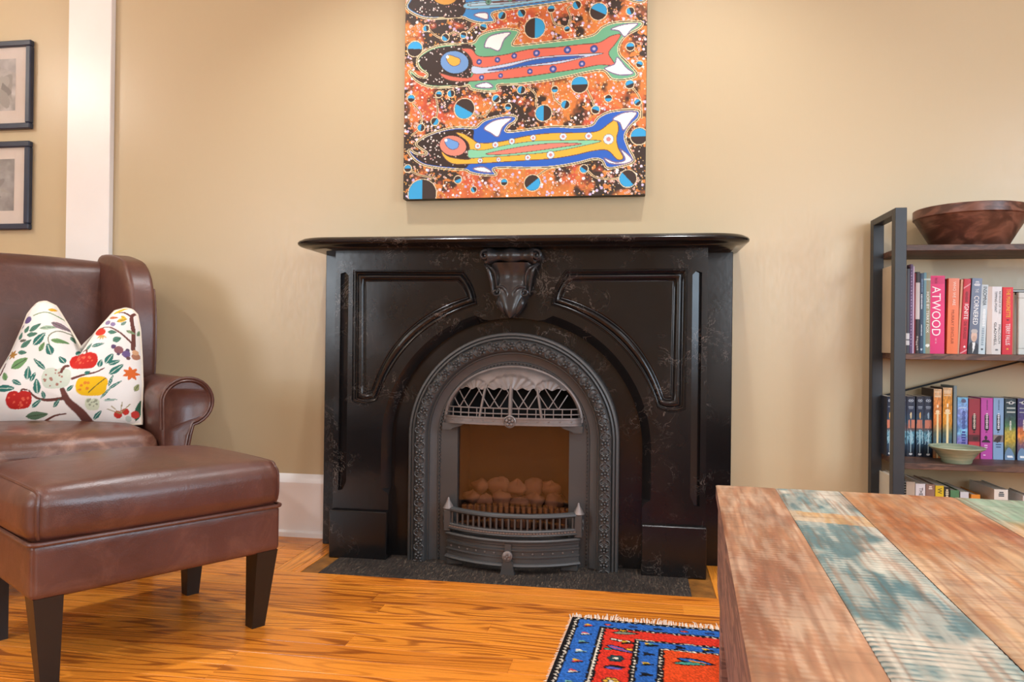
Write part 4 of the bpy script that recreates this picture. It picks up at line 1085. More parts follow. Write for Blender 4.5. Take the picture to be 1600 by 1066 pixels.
for a in np.linspace(0, 6.28, 7)[:-1]: cu.leaf(235, 495, a, 38, 9, 'b0803a')
for a in (.6, 1.2, 1.8, 2.4): cu.leaf(840, 345, a, 45, 6, 'c9a25a')
cu.poly([(60, 1000), (90, 970), (150, 965), (195, 990), (205, 1025), (60, 1025)], '9a3a32', 5)
branch([(125, 965), (130, 890), (160, 810)], 4, '9a8a5a')
for cx, cy in [(105, 880), (150, 880), (110, 915), (160, 840), (135, 850), (165, 915), (155, 805)]: cu.ell(cx, cy, 15, 11, 'a0794a')
for (ax, ay) in [(910, 900), (940, 880), (1060, 860), (1010, 850)]: branch([(1000, 930), (ax, ay)], 3, '9a8a5a')
for (ax, ay) in [(20, 950), (5, 985), (30, 1010)]: cu.ell(ax, ay, 28, 20, 'd9a39a')
cu.ell(460, 140, 26, 12, 'e0b030'); cu.poly([(890, 160), (930, 120), (980, 105), (960, 125), (910, 160)], 'e6b820', 4)
# geometry: upright plane leaning back, plump in the middle, chopped at the top centre
pxl, pzl = 0.0, 0.0
base = np.array([*G(-1.552, 2.62), .497]); PWm = .515; k_ = PWm/1130.
tilt = math.radians(14); prot = YAW+math.radians(14)
pr = np.array([math.cos(prot), math.sin(prot), 0]); pb = np.array([-math.sin(prot), math.cos(prot), 0])
lx = (CXp-570)*k_; lz = (1015-CYp)*k_*1.03
edge = (1-np.abs(2*U-1)**2.4)*(1-np.abs(2*V-1)**2.6); bul = .085*np.clip(edge, 0, 1)**.62
bul = bul-.035*np.exp(-((U-.5)/.10)**2)*np.clip((V-.35)/.65, 0, 1)+.008*np.sin(U*9+V*5)*edge
bul += .006*np.sin(12*U-7*V)*np.exp(-((U-.42)**2+(V-.5)**2)/.08)*edge
cushion = empty('throw_cushion', tuple(base), 0, 'white square throw cushion printed with red apples and leaves on the wing chair', 'cushion')
def pmap(a, b, c): 
    cz = b*math.cos(tilt)+c*0; off = b*math.sin(tilt)
    return a[..., None]*pr+(off-c*math.cos(tilt))[..., None]*pb+(cz+c*math.sin(tilt))[..., None]*np.array([0, 0, 1.])
painted('front_cover', pmap(lx, lz, bul), cu.c, M_cush, cushion)
Us = U[::6, ::6]; 
bk_p = pmap(lx[::6, ::6], lz[::6, ::6], -bul[::6, ::6]*.8)
# make the coarse back share the front's border line
o = painted('back_cover', pmap(lx, lz, -bul*.8)[::1, ::1], np.tile(rgb('ece6de'), (nu*nv, 1)), M_cush, cushion)
bd = [(i, 0) for i in range(0, nu, 5)]+[(nu-1, j) for j in range(0, nv, 5)]+[(i, nv-1) for i in range(nu-1, -1, -5)]+[(0, j) for j in range(nv-1, -1, -5)]
Pm = pmap(lx, lz, bul*0)
MB().tube([Pm[i, j] for i, j in bd], .0042, 6, True).build('piping', plain('cream_piping', 'e9dfce', .7, var=.05), cushion)
# ================================================================== bookshelf
M_post = plain('charcoal_steel', '2e3338', .42, .2, var=.06)
M_shelf = mk_walnut('rustic_brown_board', '5a4033', '6d4d3c', '3f2a20', (4, 20, 20), .5)
BX0, BW, BY0, BY1, BH = .836, 1.0, -.300, -.030, 1.265
PWd = .036
bs = empty('bookshelf', (BX0, 0, 0), 0, 'open bookshelf of charcoal steel frames and rustic brown boards', 'bookshelf')
for xa in (0, BW-PWd):
    for ya in (BY0, BY1-PWd): MB().box(xa, xa+PWd, ya, ya+PWd, 0, BH, .0012).build('post', M_post, bs, False)
    MB().box(xa, xa+PWd, BY0+PWd, BY1-PWd, BH-.022, BH, .0012).build('top_bar', M_post, bs, False)
    MB().box(xa, xa+PWd, BY0+PWd, BY1-PWd, .03, .052, .0012).build('bottom_bar', M_post, bs, False)
SH = [.100, .427, .786, 1.143]
for z in SH: MB().box(PWd-.001, BW-PWd+.001, BY0+.004, BY1-.004, z-.020, z, .0015).build('shelf_board', M_shelf, bs, False)
for a, b in (((.036, SH[1]+.20), (.50, SH[2]-.024)), ((.50, SH[2]-.024), (BW-.036, SH[1]+.20))):
    MB().tube([(a[0], BY1-.006, a[1]), (b[0], BY1-.006, b[1])], .0035, 8).build('brace_rod', M_post, bs)

# ------------------------------------------------------------------ books
M_page = plain('page_block', 'e2d7c4', .85, var=.08, scale=60)
M_spine = mk_attr('printed_spine', .42)
M_ink = {}
def ink(h):
    if h not in M_ink: M_ink[h] = plain('ink_'+h, h, .5, var=.02)
    return M_ink[h]
def book(x0, x1, yt, yb, plane, zshelf, depth, cover, label, group, art=None, texts=(), lean=0., x0b=None, name='book', hard=False):
    """x0,x1,yt: spine edges in the photograph on the plane Y = plane; depth in metres"""
    xm = (yt+yb)/2
    X0 = WP(x0, xm, plane)[0]; X1 = WP(x1, xm, plane)[0]; H = WP((x0+x1)/2, yt, plane)[1]-zshelf; w = X1-X0
    t = empty(name, ((X0+X1)/2, plane, zshelf), 0, label, 'book', group)
    t.rotation_euler = (0, math.radians(lean), 0)
    if lean: t.location.z += abs(math.sin(math.radians(lean)))*w/2
    cov = plain('cover_'+cover, cover, .45, var=.06)
    c = .0016 if not hard else .0026; o_ = .0 if not hard else .003
    for s in (-1, 1):
        MB().box(*sorted((s*w/2, s*(w/2-c))), .0015, depth, 0, H, .0004).build('cover_board', cov, t, False)
    MB().box(-w/2+c, w/2-c, .003, depth-.002-o_, o_, H-.0006-o_).build('pages', M_page, t, False)
    nx, nz = (max(8, int(w/.0011)), max(40, int(H/.0022))) if art else (8, 12)
    U, V = np.meshgrid(np.linspace(0, 1, nx), np.linspace(0, 1, nz), indexing='ij')
    p = Paint(U*100, (1-V)*1000, cover)
    if art: art(p)
    bow = .0012*(1-(2*U-1)**2)
    sp = painted('spine', np.stack([(U-.5)*w, -bow, V*H], -1), p.c, M_spine, t)
    for body, z_a, z_b, cx, hh, colr in texts:
        # lettering reads downwards: from z_a (fraction from top) to z_b, centred at cx (fraction of width), cap height hh (fraction of width)
        if body[0] == '~':          # print too small to read in the photograph: a row of letter-like strokes
            mk = MB(); n_ = int(body[1:]); L = (z_b-z_a)*H
            for k in range(n_):
                a0 = H*(1-z_a)-L*(k+.12)/n_; a1 = H*(1-z_a)-L*(k+.80)/n_; hw = hh*w*(.5 if k % 3 else .38)
                mk.add([((cx-.5)*w-hw, -.0017, a0), ((cx-.5)*w+hw, -.0017, a0), ((cx-.5)*w+hw, -.0017, a1), ((cx-.5)*w-hw, -.0017, a1)], [(0, 1, 2, 3)])
            mk.build('title_lettering', ink(colr), sp, False); continue
        me = text_mesh(body, ink(colr)); co = np.zeros(len(me.vertices)*3, np.float32); me.vertices.foreach_get('co', co); co = co.reshape(-1, 3)
        mn, mx = co.min(0), co.max(0); L = (z_b-z_a)*H; hgt = hh*w
        u = (co[:, 0]-mn[0])/(mx[0]-mn[0]); v = (co[:, 1]-mn[1])/(mx[1]-mn[1])
        q = np.stack([(cx-.5)*w+(v-.5)*hgt, np.zeros(len(u)), H*(1-z_a)-u*L], -1)
        fr = q[:, 0]/w*2; q[:, 1] = -.0012*(1-fr**2)-.0011
        me.vertices.foreach_set('co', q.astype(np.float32).reshape(-1)); me.update()
        link(me, 'title_lettering', sp)
    return t
def hband(y0, y1, c): return lambda p: p.poly([(-5, y0), (105, y0), (105, y1), (-5, y1)], c, 0)
def grad(stops, nz=0., seed=0):
    def f(p):
        ys = [s[0] for s in stops]; cs = np.array([rgb(s[1]) for s in stops])
        y = p.y+(fbm(p.x/30, p.y/60, seed, 3)-.5)*nz
        for k in range(3): p.c[:, k] = np.interp(y, ys, cs[:, k])
        if nz: p.c *= (.75+.5*fbm(p.x/14, p.y/30, seed+3, 3))[:, None]
    return f
def both(*fs):
    def f(p):
        for g in fs: g(p)
    return f
R1 = -.19; Z1 = SH[2]; g1 = 'books on the shelf under the wooden bowl'
book(1399.5, 1416, 413, 554, R1-.02, Z1, .205, 'b9a78c', 'tall tan covered album, first book beside the steel post', g1, hard=True)
book(1416, 1421.5, 420, 554, R1-.02, Z1, .20, '3c3a42', 'slim charcoal paperback next to the tall tan album', g1, both(hband(760, 900, 'c9c6c8'), hband(830, 850, '55525a')))
book(1421.5, 1426, 413, 554, R1-.02, Z1, .21, '5b4468', 'tall thin purple paperback with pale speckled spine', g1, lambda p: [p.ell(50, y, 14, 6, 'b9a6c6') for y in range(60, 940, 34)])
book(1426, 1428.3, 416, 554, R1-.02, Z1, .20, 'c9b6cf', 'very thin pale lilac booklet beside the purple paperback', g1)
book(1428.3, 1430.5, 427, 554, R1-.02, Z1, .18, '7d2830', 'very thin dark red booklet beside the pale lilac one', g1)
book(1430.5, 1437, 425, 553, R1, Z1, .155, '2a1a1a', 'dark maroon paperback with a white block on its spine', g1, both(hband(130, 580, 'cfc4c0'), lambda p: [p.ell(40+10*math.sin(y), y, 16, 14, 'b9a9a0') for y in range(800, 960, 30)]))
book(1437, 1443, 427, 553, R1, Z1, .155, '33475f', 'navy blue paperback between the maroon and the olive book', g1, lambda p: p.ell(50, 950, 26, 12, 'cfd6dd'), [('~14', .07, .24, .5, .30, '86a3c4'), ('~10', .26, .45, .45, .36, 'd8dfe8'), ('~9', .64, .78, .45, .26, 'd8dfe8')])
book(1443, 1453.6, 426, 554, R1, Z1, .155, '8e8a6c', 'olive and teal paperback with white lettering beside the hot pink book', g1, both(lambda p: p.poly([(-5, -5), (38, -5), (30, 1005), (-5, 1005)], '6f9aa6', 0), lambda p: p.ell(62, 900, 30, 20, 'eceadf'), hband(75, 95, 'c9d6cf')), [('HOPE BY TERRY FOX', .24, .745, .58, .40, 'f4f1e6')])
book(1453.6, 1476, 431, 553, R1, Z1, .16, 'e02a72', 'hot pink hardback with very large white lettering', g1, hband(10, 105, 'cf2468'), [('ATWOOD', .135, .77, .40, .60, 'fbeef2'), ('A memoir', .80, .835, .40, .16, 'fbd0de'), ('of sorts', .845, .87, .40, .14, 'fbd0de'), ('Book of Lives', .03, .10, .40, .22, '8a1446')], hard=True)
book(1476.3, 1479.8, 437, 553, R1+.02, Z1, .14, '1d1a1b', 'thin black book between the hot pink and the orange hardback', g1)
book(1479.8, 1496.6, 435, 554, R1, Z1, .16, 'e8794f', 'orange hardback beside the leaning red book', g1, grad([(0, 'e58a6e'), (500, 'ea7a4c'), (1000, 'ef7440')]), [('WHO WE ARE', .045, .36, .52, .28, 'f8ded0'), ('MURRAY SINCLAIR', .42, .87, .45, .26, 'a04a2c')], 1.0, hard=True)
book(1496.2, 1500.3, 437, 554, R1+.005, Z1, .14, 'd8a98c', 'thin peach book against the orange hardback', g1, lean=2.2)
book(1500.2, 1510.8, 436, 554, R1, Z1, .15, 'c6283a', 'leaning red paperback with slanted pink stripes', g1, both(lambda p: p.line([(-5, 130), (105, 60)], 'e8a0a8', 7, 0), lambda p: p.line([(-5, 1000), (105, 940)], 'e8a0a8', 7, 0), lambda p: p.ell(60, 905, 17, 12, 'f4d8dc')), [('~8', .17, .31, .5, .40, '7a1420'), ('IGNITE', .335, .54, .55, .60, 'fdf3f3'), ('DE GRASSE', .57, .80, .55, .40, '7a1420')], 2.6)
def portrait(p):
    p.poly([(-5, 800), (105, 800), (105, 1005), (-5, 1005)], '5c6476', 0)
    p.poly([(2, 1005), (5, 880), (30, 845), (72, 850), (96, 890), (100, 1005)], '2e2d33', 4)
    p.poly([(36, 850), (66, 850), (60, 930), (44, 985)], 'eceae8', 0); p.ell(50, 765, 31, 74, 'd9b9a6'); p.ell(50, 700, 33, 30, 'b8b2ae'); p.ell(52, 795, 22, 32, 'c9a490')
book(1513, 1528.6, 435, 554, R1, Z1, .155, '67738a', 'leaning slate blue paperback with a suited man pictured on its spine', g1, both(grad([(0, '7b8ba4'), (600, '6a7488'), (1000, '58607a')]), portrait), [('~2', .04, .06, .5, .4, 'e9edf2'), ('~4', .07, .105, .5, .62, 'e9edf2'), ('THE', .14, .19, .5, .3, 'e9edf2'), ('CORNERED', .235, .615, .52, .48, 'fbfbfb')], 2.6)
book(1529, 1539.4, 445, 554, R1, Z1, .15, 'c3d0d6', 'leaning pale grey blue paperback beside the slate blue one', g1, lambda p: p.ell(50, 930, 20, 14, '2a2f33'), [('INSOMNIA', .03, .30, .52, .56, '1f2a33'), ('~11', .35, .60, .55, .40, 'eef4f6'), ('~8', .62, .88, .5, .36, '8fa3b0')], 2.2)
book(1541.5, 1564, 448, 555, R1, Z1, .155, 'ddd6d2', 'thick white hardback with thin black lettering beside the bright red book', g1, both(grad([(0, 'dfe0e4'), (1000, 'd8cfca')]), lambda p: p.poly([(-5, -5), (32, -5), (36, 1005), (-5, 1005)], 'cdbcb2', 0)), [('REVENGE OF THE', .07, .40, .86, .13, '55585e'), ('TIPPING POINT', .07, .38, .58, .16, '3a3d44'), ('GLADWELL', .53, .87, .58, .17, '25282e'), ('MALCOLM', .56, .84, .87, .15, '55585e'), ('~3', .92, .945, .70, .2, '55585e')], .6, hard=True)
book(1566, 1582, 449, 556, R1, Z1, .155, 'd8212e', 'bright red hardback with yellow and white lettering', g1, grad([(0, 'dd2630'), (1000, 'd01f30')]), [('THE MARIONETTE', .03, .45, .52, .40, 'f0c23a'), ('TERRY FALLIS', .54, .86, .52, .42, 'f7ecec'), ('~1', .475, .50, .5, .3, '5a1010'), ('~2', .905, .93, .5, .22, 'f0c23a')], .3, hard=True)
# boards, small framed picture and a flat dark book at the end of that row
def X(px, y=500, pl=R1): return WP(px, y, pl)[0]
M_silv = plain('pale_grey_frame', 'c9ccc6', .4, var=.05)
t = empty('small_board', (X(1584.6), R1, Z1), 0, 'thin brown boards leaning between the red book and small frame', 'board')
MB().box(-.0035, .0035, .005, .15, 0, .208, .0006).build('front_board', plain('kraft_board', 'a68a70', .7), t, False)
t2 = empty('framed_photo', (X(1589), R1-.01, Z1), 0, 'small pale grey framed picture of blue water standing on the shelf', 'picture frame')
fw, fh, fb = .15, .208, .020
for a in ((0, fw, 0, fb), (0, fw, fh-fb, fh), (0, fb, fb, fh-fb), (fw-fb, fw, fb, fh-fb)):
    MB().box(a[0], a[1], 0, .018, a[2], a[3], .002).build('frame_bar', M_silv, t2, False)
U, V = np.meshgrid(np.linspace(0, 1, 30), np.linspace(0, 1, 40), indexing='ij'); p_ = Paint(U*100, (1-V)*100, '47708f')
grad([(0, '8fa9b8'), (40, '55809c'), (100, '35607c')], 12, 4)(p_)
painted('picture_print', np.stack([fb-.002+U*(fw-2*fb+.004), np.full(U.shape, .006), fb-.002+V*(fh-2*fb+.004)], -1), p_.c, M_print, t2)
MB().box(.002, fw-.002, .008, .017, .002, fh-.002).build('backing', plain('kraft_board', 'a68a70', .7), t2, False)
t3 = empty('tablet', (X(1568), R1+.010, Z1+.2083), 0, 'flat dark grey tablet lying on top of the small frame', 'tablet')
MB().box(.02, .20, 0, .13, .0, .010, .003).build('body', plain('dark_grey_plastic', '33363a', .4), t3, False)
MB().box(.024, .196, -.0004, .002, .003, .0075, .0002).build('edge_strip', plain('pale_plastic', 'b9bdbd', .4), t3, False)
# second row
R2 = -.135; Z2 = SH[1]; g2 = 'paperbacks on the shelf with the green bowl'
def fantasy(seed):
    def f(p):
        grad([(0, '1b2234'), (260, '22304a'), (420, '2c4a5e'), (520, '6a4a48'), (600, '3f7288'), (760, '2a4a62'), (1000, '161c2c')], 60, seed)(p)
        r_ = np.random.RandomState(seed)
        p.ell(50, 70, 30, 26, 'a9b6c6'); p.ell(50, 70, 20, 17, '1b2234'); p.ell(50, 70, 9, 8, 'c9d3dd')
        p.poly([(20, 170), (80, 170), (80, 182), (20, 182)], '8a97a8', 0); p.poly([(25, 195), (75, 195), (75, 203), (25, 203)], '8a97a8', 0)
        for _ in range(7): x = r_.uniform(10, 90); p.line([(x, 520), (x+r_.uniform(-8, 8), 400)], 'c97a62', (9, 2), 0)
        for _ in range(14): p.line([(r_.uniform(5, 95), r_.uniform(560, 800)) for _ in range(3)], ['7fb2c4', '5a93a8', '9fc4cf'][_ % 3], 4, 4)
        p.line([(50, 560), (50, 930)], 'b9d3dd', 4, 0); p.poly([(38, 300), (55, 260), (60, 330), (50, 380)], ['d9c9a0', 'e0b060', '8fa6b8', 'd0a090'][seed % 4], 3)
        p.ell(50, 955, 22, 16, 'd5dbe2')
    return f
spec = [(1386, 1394, 'dark blue fantasy paperback seen between the two steel posts'), (1405, 1416, 'dark blue fantasy paperback half hidden by the steel post'), (1416.7, 1429.5, 'dark blue fantasy paperback with a pale moon figure beside the steel post'), (1431.5, 1443.3, 'dark blue fantasy paperback with a golden flame on its spine'), (1443.7, 1457, 'dark blue fantasy paperback touching the orange sword book')]
for i, (a, b, lab) in enumerate(spec): book(a, b, 619.5, 712, R2, Z2, .103, '222a38', lab, g2, fantasy(i+(2 if i > 1 else 1)))
def sword(c_top, c_mid):
    def f(p):
        grad([(0, 'd8b48a'), (150, c_top), (500, c_mid), (650, '5a6a60'), (760, '3a5a6a'), (1000, 'd98a50')], 30, 7)(p)
        p.line([(50, 360), (50, 1000)], 'f0dca8', 11, 0); p.ell(50, 330, 24, 28, 'f2d9b0'); p.ell(50, 250, 10, 26, 'f6e6c6'); p.line([(22, 360), (78, 360)], 'f0dca8', 7, 0)
        for k in range(4): p.poly([(12, 30+k*24), (88, 30+k*24), (88, 42+k*24), (12, 42+k*24)], 'ecd6b4', 0)
    return f
book(1458.5, 1471, 608, 716, R2-.012, Z2, .115, '3a2a24', 'tall orange paperback with a pale sword, beside the dark blue row', g2, sword('d98a44', 'c9722c'))
book(1473, 1487.5, 606, 716, R2-.012, Z2, .115, '3a2a24', 'tall amber paperback with a cream sword, beside the thin grey book', g2, sword('d9902c', 'd08820'))
book(1489.5, 1494.6, 603, 716, R2-.005, Z2, .115, '7d8e93', 'thin blue grey book, tallest between the amber and violet paperbacks', g2)
book(1495.6, 1512, 621, 716, R2, Z2, .105, '6f7fc4', 'sky blue and violet paperback behind the green bowl', g2, both(grad([(0, '6fb6dc'), (250, '8a9ad8'), (520, '5f8ac4'), (560, '7fc0e0'), (700, '7a7ac0'), (1000, '9a7ac8')], 160, 12), lambda p: p.ell(58, 60, 24, 34, '5a5a78'), lambda p: p.poly([(15, 165), (85, 165), (85, 175), (15, 175)], 'd0e0f0', 0)), [('~13', .22, .52, .6, .34, '2f3f8a'), ('~8', .55, .90, .6, .40, '3a3f92')])
def label_block(cov, dark_):
    def f(p):
        p.ell(48, 300, 19, 36, '1d171b'); p.ell(48, 500, 19, 36, '1d171b'); p.poly([(29, 300), (67, 300), (67, 500), (29, 500)], '1d171b', 0)
        p.ell(47, 560, 10, 10, '1d171b'); p.ell(47, 560, 5, 5, cov)
        dark_(p)
    return f
book(1513.5, 1531, 623, 717, R2, Z2, .105, '98303f', 'wine red paperback with a black pill shaped title panel', g2, label_block('98303f', both(hband(600, 715, '5a2028'), lambda p: [p.ell(60, 640+k*12, 24, 8, '3a1a1e') for k in range(5)], hband(722, 800, 'c03a48'))), [('~10', .245, .505, .49, .20, 'd8c8b8')])
book(1532.7, 1551, 622, 717, R2, Z2, .105, 'bb4aa6', 'magenta paperback with a black pill shaped title panel', g2, label_block('bb4aa6', lambda p: [p.ell(42, 650, 12, 34, '2a1a2a'), p.poly([(8, 725), (20, 690), (45, 680), (70, 695), (78, 725)], '2a1a2a', 3)]), [('~8', .03, .20, .5, .10, '5a1a50'), ('~9', .245, .505, .49, .20, 'd8c8d8'), ('~1', .765, .79, .42, .36, 'f0d0ea'), ('~1', .80, .82, .42, .36, 'f0d0ea'), ('~1', .925, .945, .3, .26, 'f6e6f2')])
book(1552, 1568, 622, 717, R2, Z2, .105, '86a8cf', 'light blue paperback with a black pill shaped title panel', g2, label_block('86a8cf', both(hband(605, 722, '8a7a78'), lambda p: p.poly([(5, 715), (20, 660), (50, 615), (80, 620), (70, 690), (60, 722)], '3a2c2c', 3))), [('~8', .03, .20, .5, .10, '2a4468'), ('~9', .245, .505, .49, .20, 'dfe6ee'), ('~1', .745, .77, .5, .7, '32507a'), ('~1', .785, .81, .5, .6, '32507a')])
def duo(stops, seed):
    def f(p):
        grad(stops, 90, seed)(p); p.ell(55, 68, 24, 26, 'dfe3e0'); p.ell(55, 68, 15, 17, '27323c'); p.ell(55, 68, 7, 8, 'dfe3e0'); p.line([(15, 68), (92, 68)], 'dfe3e0', 5, 0); p.ell(55, 68, 12, 13, '27323c')
        p.poly([(15, 150), (95, 150), (95, 168), (15, 168)], 'b9c4c0', 0); p.poly([(15, 215), (95, 215), (95, 228), (15, 228)], 'b9c4c0', 0)
        p.poly([(5, 1000), (10, 860), (40, 800), (75, 870), (90, 1000)], '6f8fb0', 3); p.poly([(20, 930), (70, 925), (78, 960), (25, 962)], 'f0f0f0', 0)
    return f
book(1570, 1587, 623, 718, R2, Z2, .105, '23343a', 'dark green and yellow fantasy paperback with an eye emblem', g2, duo([(0, '2a3c44'), (300, '2f4a50'), (450, '4a7a52'), (540, 'b9a84a'), (700, 'c9a83a'), (800, '6f7a5a'), (1000, '1f2a3a')], 21), [('~6', .36, .52, .5, .16, 'e6e8dc')])
book(1590, 1607, 623, 718, R2, Z2, .105, '3a3560', 'purple and orange fantasy paperback with an eye emblem', g2, duo([(0, '3a3f6a'), (300, '4a3f7a'), (430, '5a3f70'), (520, 'c9683a'), (640, 'd98a44'), (760, '7a5a70'), (1000, '2a2a44')], 27), [('~7', .34, .52, .55, .16, 'e6e0dc')])
# third row, only the tops show above the table
R3 = -.235; Z3 = SH[0]; g3 = 'books on the shelf behind the coffee table'
book(1398, 1412, 748, 900, R3, Z3, .19, 'c9c6b4', 'cream and green covered book beside the steel post, low shelf', g3, hard=True)
nb = empty('spiral_notebook', (WP(1414, 760, R3)[0], R3, Z3), 0, 'black spiral bound notebook beside the cream book, low shelf', 'notebook', g3)
MB().box(-.0025, .0025, .006, .19, 0, .262, .0005).build('cover', plain('cover_17', '1b1a1c', .5), nb, False)
wm = MB().tube([(.004*math.cos(a), .006*math.sin(a), 0) for a in np.linspace(0, 6.28, 11)], .0007, 5).mesh('wire_ring', M_silv)
for k in range(30): link(wm, 'wire_ring', nb, (0, .004, .008+k*.0085))
for a, b, yt, c, lab, tx in [(1415.5, 1429, 753, 'b9a894', 'beige book beside the spiral notebook, low shelf', ()), (1430, 1445, 756, 'd9d6d8', 'white paperback with dark lettering beside the beige book', [('THE', .05, .16, .55, .4, '2a2a33')]), (1446, 1460, 757, '8a6a5c', 'brown mottled book beside the yellow one', [('~2', .02, .07, .5, .4, 'e0d0c0')]), (1461, 1474, 759, 'd9b820', 'yellow book with black lettering, low shelf', [('W', .03, .11, .5, .5, '2a2410')]), (1474.4, 1483.5, 761, '25231f', 'black book with cream lettering beside the yellow one', [('~8', .03, .25, .5, .5, 'd9d0b0')]), (1484.5, 1498, 766, '4f8058', 'green book on the low shelf', ()), (1500, 1513, 769, 'c9cdd3', 'pale grey book beside the green one, low shelf', ()), (1517, 1531, 773, 'd98a2c', 'short orange book on the low shelf', ()), (1553, 1574.5, 765, 'dedbd2', 'thick white hardback standing apart on the low shelf', [('~3', .03, .10, .5, .4, '33424a')]), (1598, 1612, 775, 'd5d2cf', 'short white book beyond the thick white hardback', ())]:
    book(a, b, yt, 900, R3, Z3, .19 if yt < 770 else .15, c, lab, g3, None, tx, hard=(b-a > 13))

# ------------------------------------------------------------------ bowls
M_wood = mk_walnut('turned_walnut', '6b4434', '7d5444', '4c2f25', (3, 3, 8), .38)
bz = SH[3]; bxc = .5*(WP(1430, 340, -.165)[0]+WP(1602, 330, -.165)[0]); br = .5*(WP(1602, 330, -.165)[0]-WP(1430, 340, -.165)[0])
prof = [(.001, .0), (br*.62, .0), (br*.66, .006), (br*.82, .055), (br*.955, .096), (br*.965, .100), (br*.975, .101), (br*1.0, .104), (br*1.0, .132), (br*.985, .134), (br*.93, .130), (br*.80, .07), (br*.55, .022), (.001, .014)]
o = MB().lathe(prof, n=64).build('wooden_bowl', M_wood, None, True, 30); o.location = (bxc, -.165, bz)
tag(o, 'wide turned walnut bowl on the top board of the bookshelf', 'bowl')
M_cel = NT('celadon_glaze'); _v = M_cel.coords((6, 6, 60)); _n = M_cel.noise(_v, 2.2, 4)
M_cel = M_cel.bsdf(M_cel.ramp(_n, [(.3, lin('7f8e76')), (.55, lin('9aa48a')), (.8, lin('b5b49a'))]), .25)
ya = -.245; gxc = .5*(WP(1452, 705, ya)[0]+WP(1538, 705, ya)[0]); gr = .5*(WP(1538, 705, ya)[0]-WP(1452, 705, ya)[0])
prof = [(.001, .001), (gr*.50, .0), (gr*.54, .004), (gr*.55, .012), (gr*.66, .024), (gr*.78, .038), (gr*.97, .048), (gr*1.0, .051), (gr*.98, .0535), (gr*.76, .044), (gr*.55, .022), (.001, .014)]
o = MB().lathe(prof, n=56).build('ceramic_bowl', M_cel, None, True, 40); o.location = (gxc, ya, SH[1]); tag(o, 'small pale green glazed bowl in front of the paperbacks', 'bowl')

# ================================================================== coffee table
TROT = math.radians(-3.93)
txy = FP(1118, 757, .48)
tb = empty('coffee_table', (txy[0], txy[1], 0), TROT, 'chunky coffee table of painted reclaimed boards in worn orange, teal and cream', 'coffee table')
M_side = mk_walnut('reclaimed_side_wood', '9a7868', 'ab8a7a', '75605a', (3, 3, 20), .6)
TW, TL, TH = .78, 1.22, .48
M_board = mk_attr('reclaimed_painted_board', .40, 60, .2, .45)
bounds = [0, .132, .268, .500, TW]
rt = np.random.RandomState(4)
def board(i, a, b):
    n, m = int((b-a)/.0032), int(TL/.0036)
    Xb, Yb = np.meshgrid(np.linspace(a+.0004, b-.0004, n), np.linspace(0, -TL, m), indexing='ij')
    x = Xb.ravel(); y = Yb.ravel()
    g = fbm(x*26+7*i, y*3.2, 50+i, 5); w_ = fbm(x*9, y*5+3*i, 70+i, 4); f_ = fbm(x*130, y*14, 90+i, 3); saw = .5+.5*np.sin(y*2*math.pi/.0135+6*fbm(x*4, y*4, 33+i, 2)+x*9)
    patch = fbm(x*6+3, y*4.5+1.7*i, 120+i, 4)
    L3 = lambda c0, c1, k: rgb(c0)[None]*(1-k[:, None])+rgb(c1)[None]*k[:, None]
    sm = lambda v, a0, a1: np.clip((v-a0)/(a1-a0), 0, 1)
    if i == 0: c = L3('96603f', 'bf8e6a', sm(g*.6+w_*.4, .36, .62)); c = c*(1-.45*sm(patch, .55, .72))[:, None]+rgb('7a4430')[None]*(.45*sm(patch, .55, .72))[:, None]
    elif i == 1:
        c = L3('dcd2bd', '8fa7a0', sm(w_, .45, .66)); k = sm(saw*.5+g*.6, .66, .86)*sm(patch, .30, .5); c = c*(1-k)[:, None]+rgb('5a7a7c')[None]*k[:, None]
        k = sm(np.abs(patch-.5), .10, .17)*.8; c = c*(1-k)[:, None]+rgb('47757c')[None]*k[:, None]
        k = ((-y > .245+.18*(x-a)) & (-y < .335+.18*(x-a)))*.85; c = c*(1-k)[:, None]+rgb('d9a468')[None]*k[:, None]
    elif i == 2: c = L3('b9713f', 'dcae80', sm(g*.5+w_*.5, .38, .62)); k = .6*sm(patch, .56, .7); c = c*(1-k)[:, None]+rgb('8f4a34')[None]*k[:, None]
    else:
        c = L3('cf8444', 'ddb082', sm(g*.5+w_*.5, .38, .62)); k = sm(.30-np.abs(-y-.08)+.25*(patch-.5)+(x-a)*.9-.10, .0, .10)*(-y < .40); c = c*(1-k)[:, None]+rgb('9fbb9c')[None]*k[:, None]
    # pale chalky wear in every board
    k = (.62 if i == 1 else .34)*sm(.55*fbm(x*95, y*15, 140+i, 5)+.45*fbm(x*14, y*7, 160+i, 4)+.10*saw, .53, .66); c = c*(1-k)[:, None]+rgb('e6d8c2')[None]*k[:, None]
    ln = sm(fbm(x*190, y*6, 180+i, 3), .58, .70)*.35; c = c*(1-ln)[:, None]+rgb('8a5238')[None]*ln[:, None]
    cr = sm(fbm(x*7, y*170, 190+i, 3), .60, .72)*.22; c = c*(1-cr)[:, None]+rgb('7a5a4a')[None]*cr[:, None]
    c *= ((.84+.32*f_)*(.86 if i else .90))[:, None]
    z = TH+.0010*(g-.5)-(.0012*(1-saw)*sm(patch, .30, .5) if i == 1 else 0)-.0018*(np.exp(-(x-a)/.002)+np.exp(-(b-x)/.002))
    z = z-.004*np.exp(-(-y)/.003)
    o = painted('top_board', np.stack([x, y, z], -1).reshape(n, m, 3), c, M_board, tb)
    MB().box(a+.0012, b-.0012, -TL, 0, TH-.030, TH-.0055).build('board_core', M_side, o, False)
for i in range(4): board(i, bounds[i], bounds[i+1])
ins_ = .006
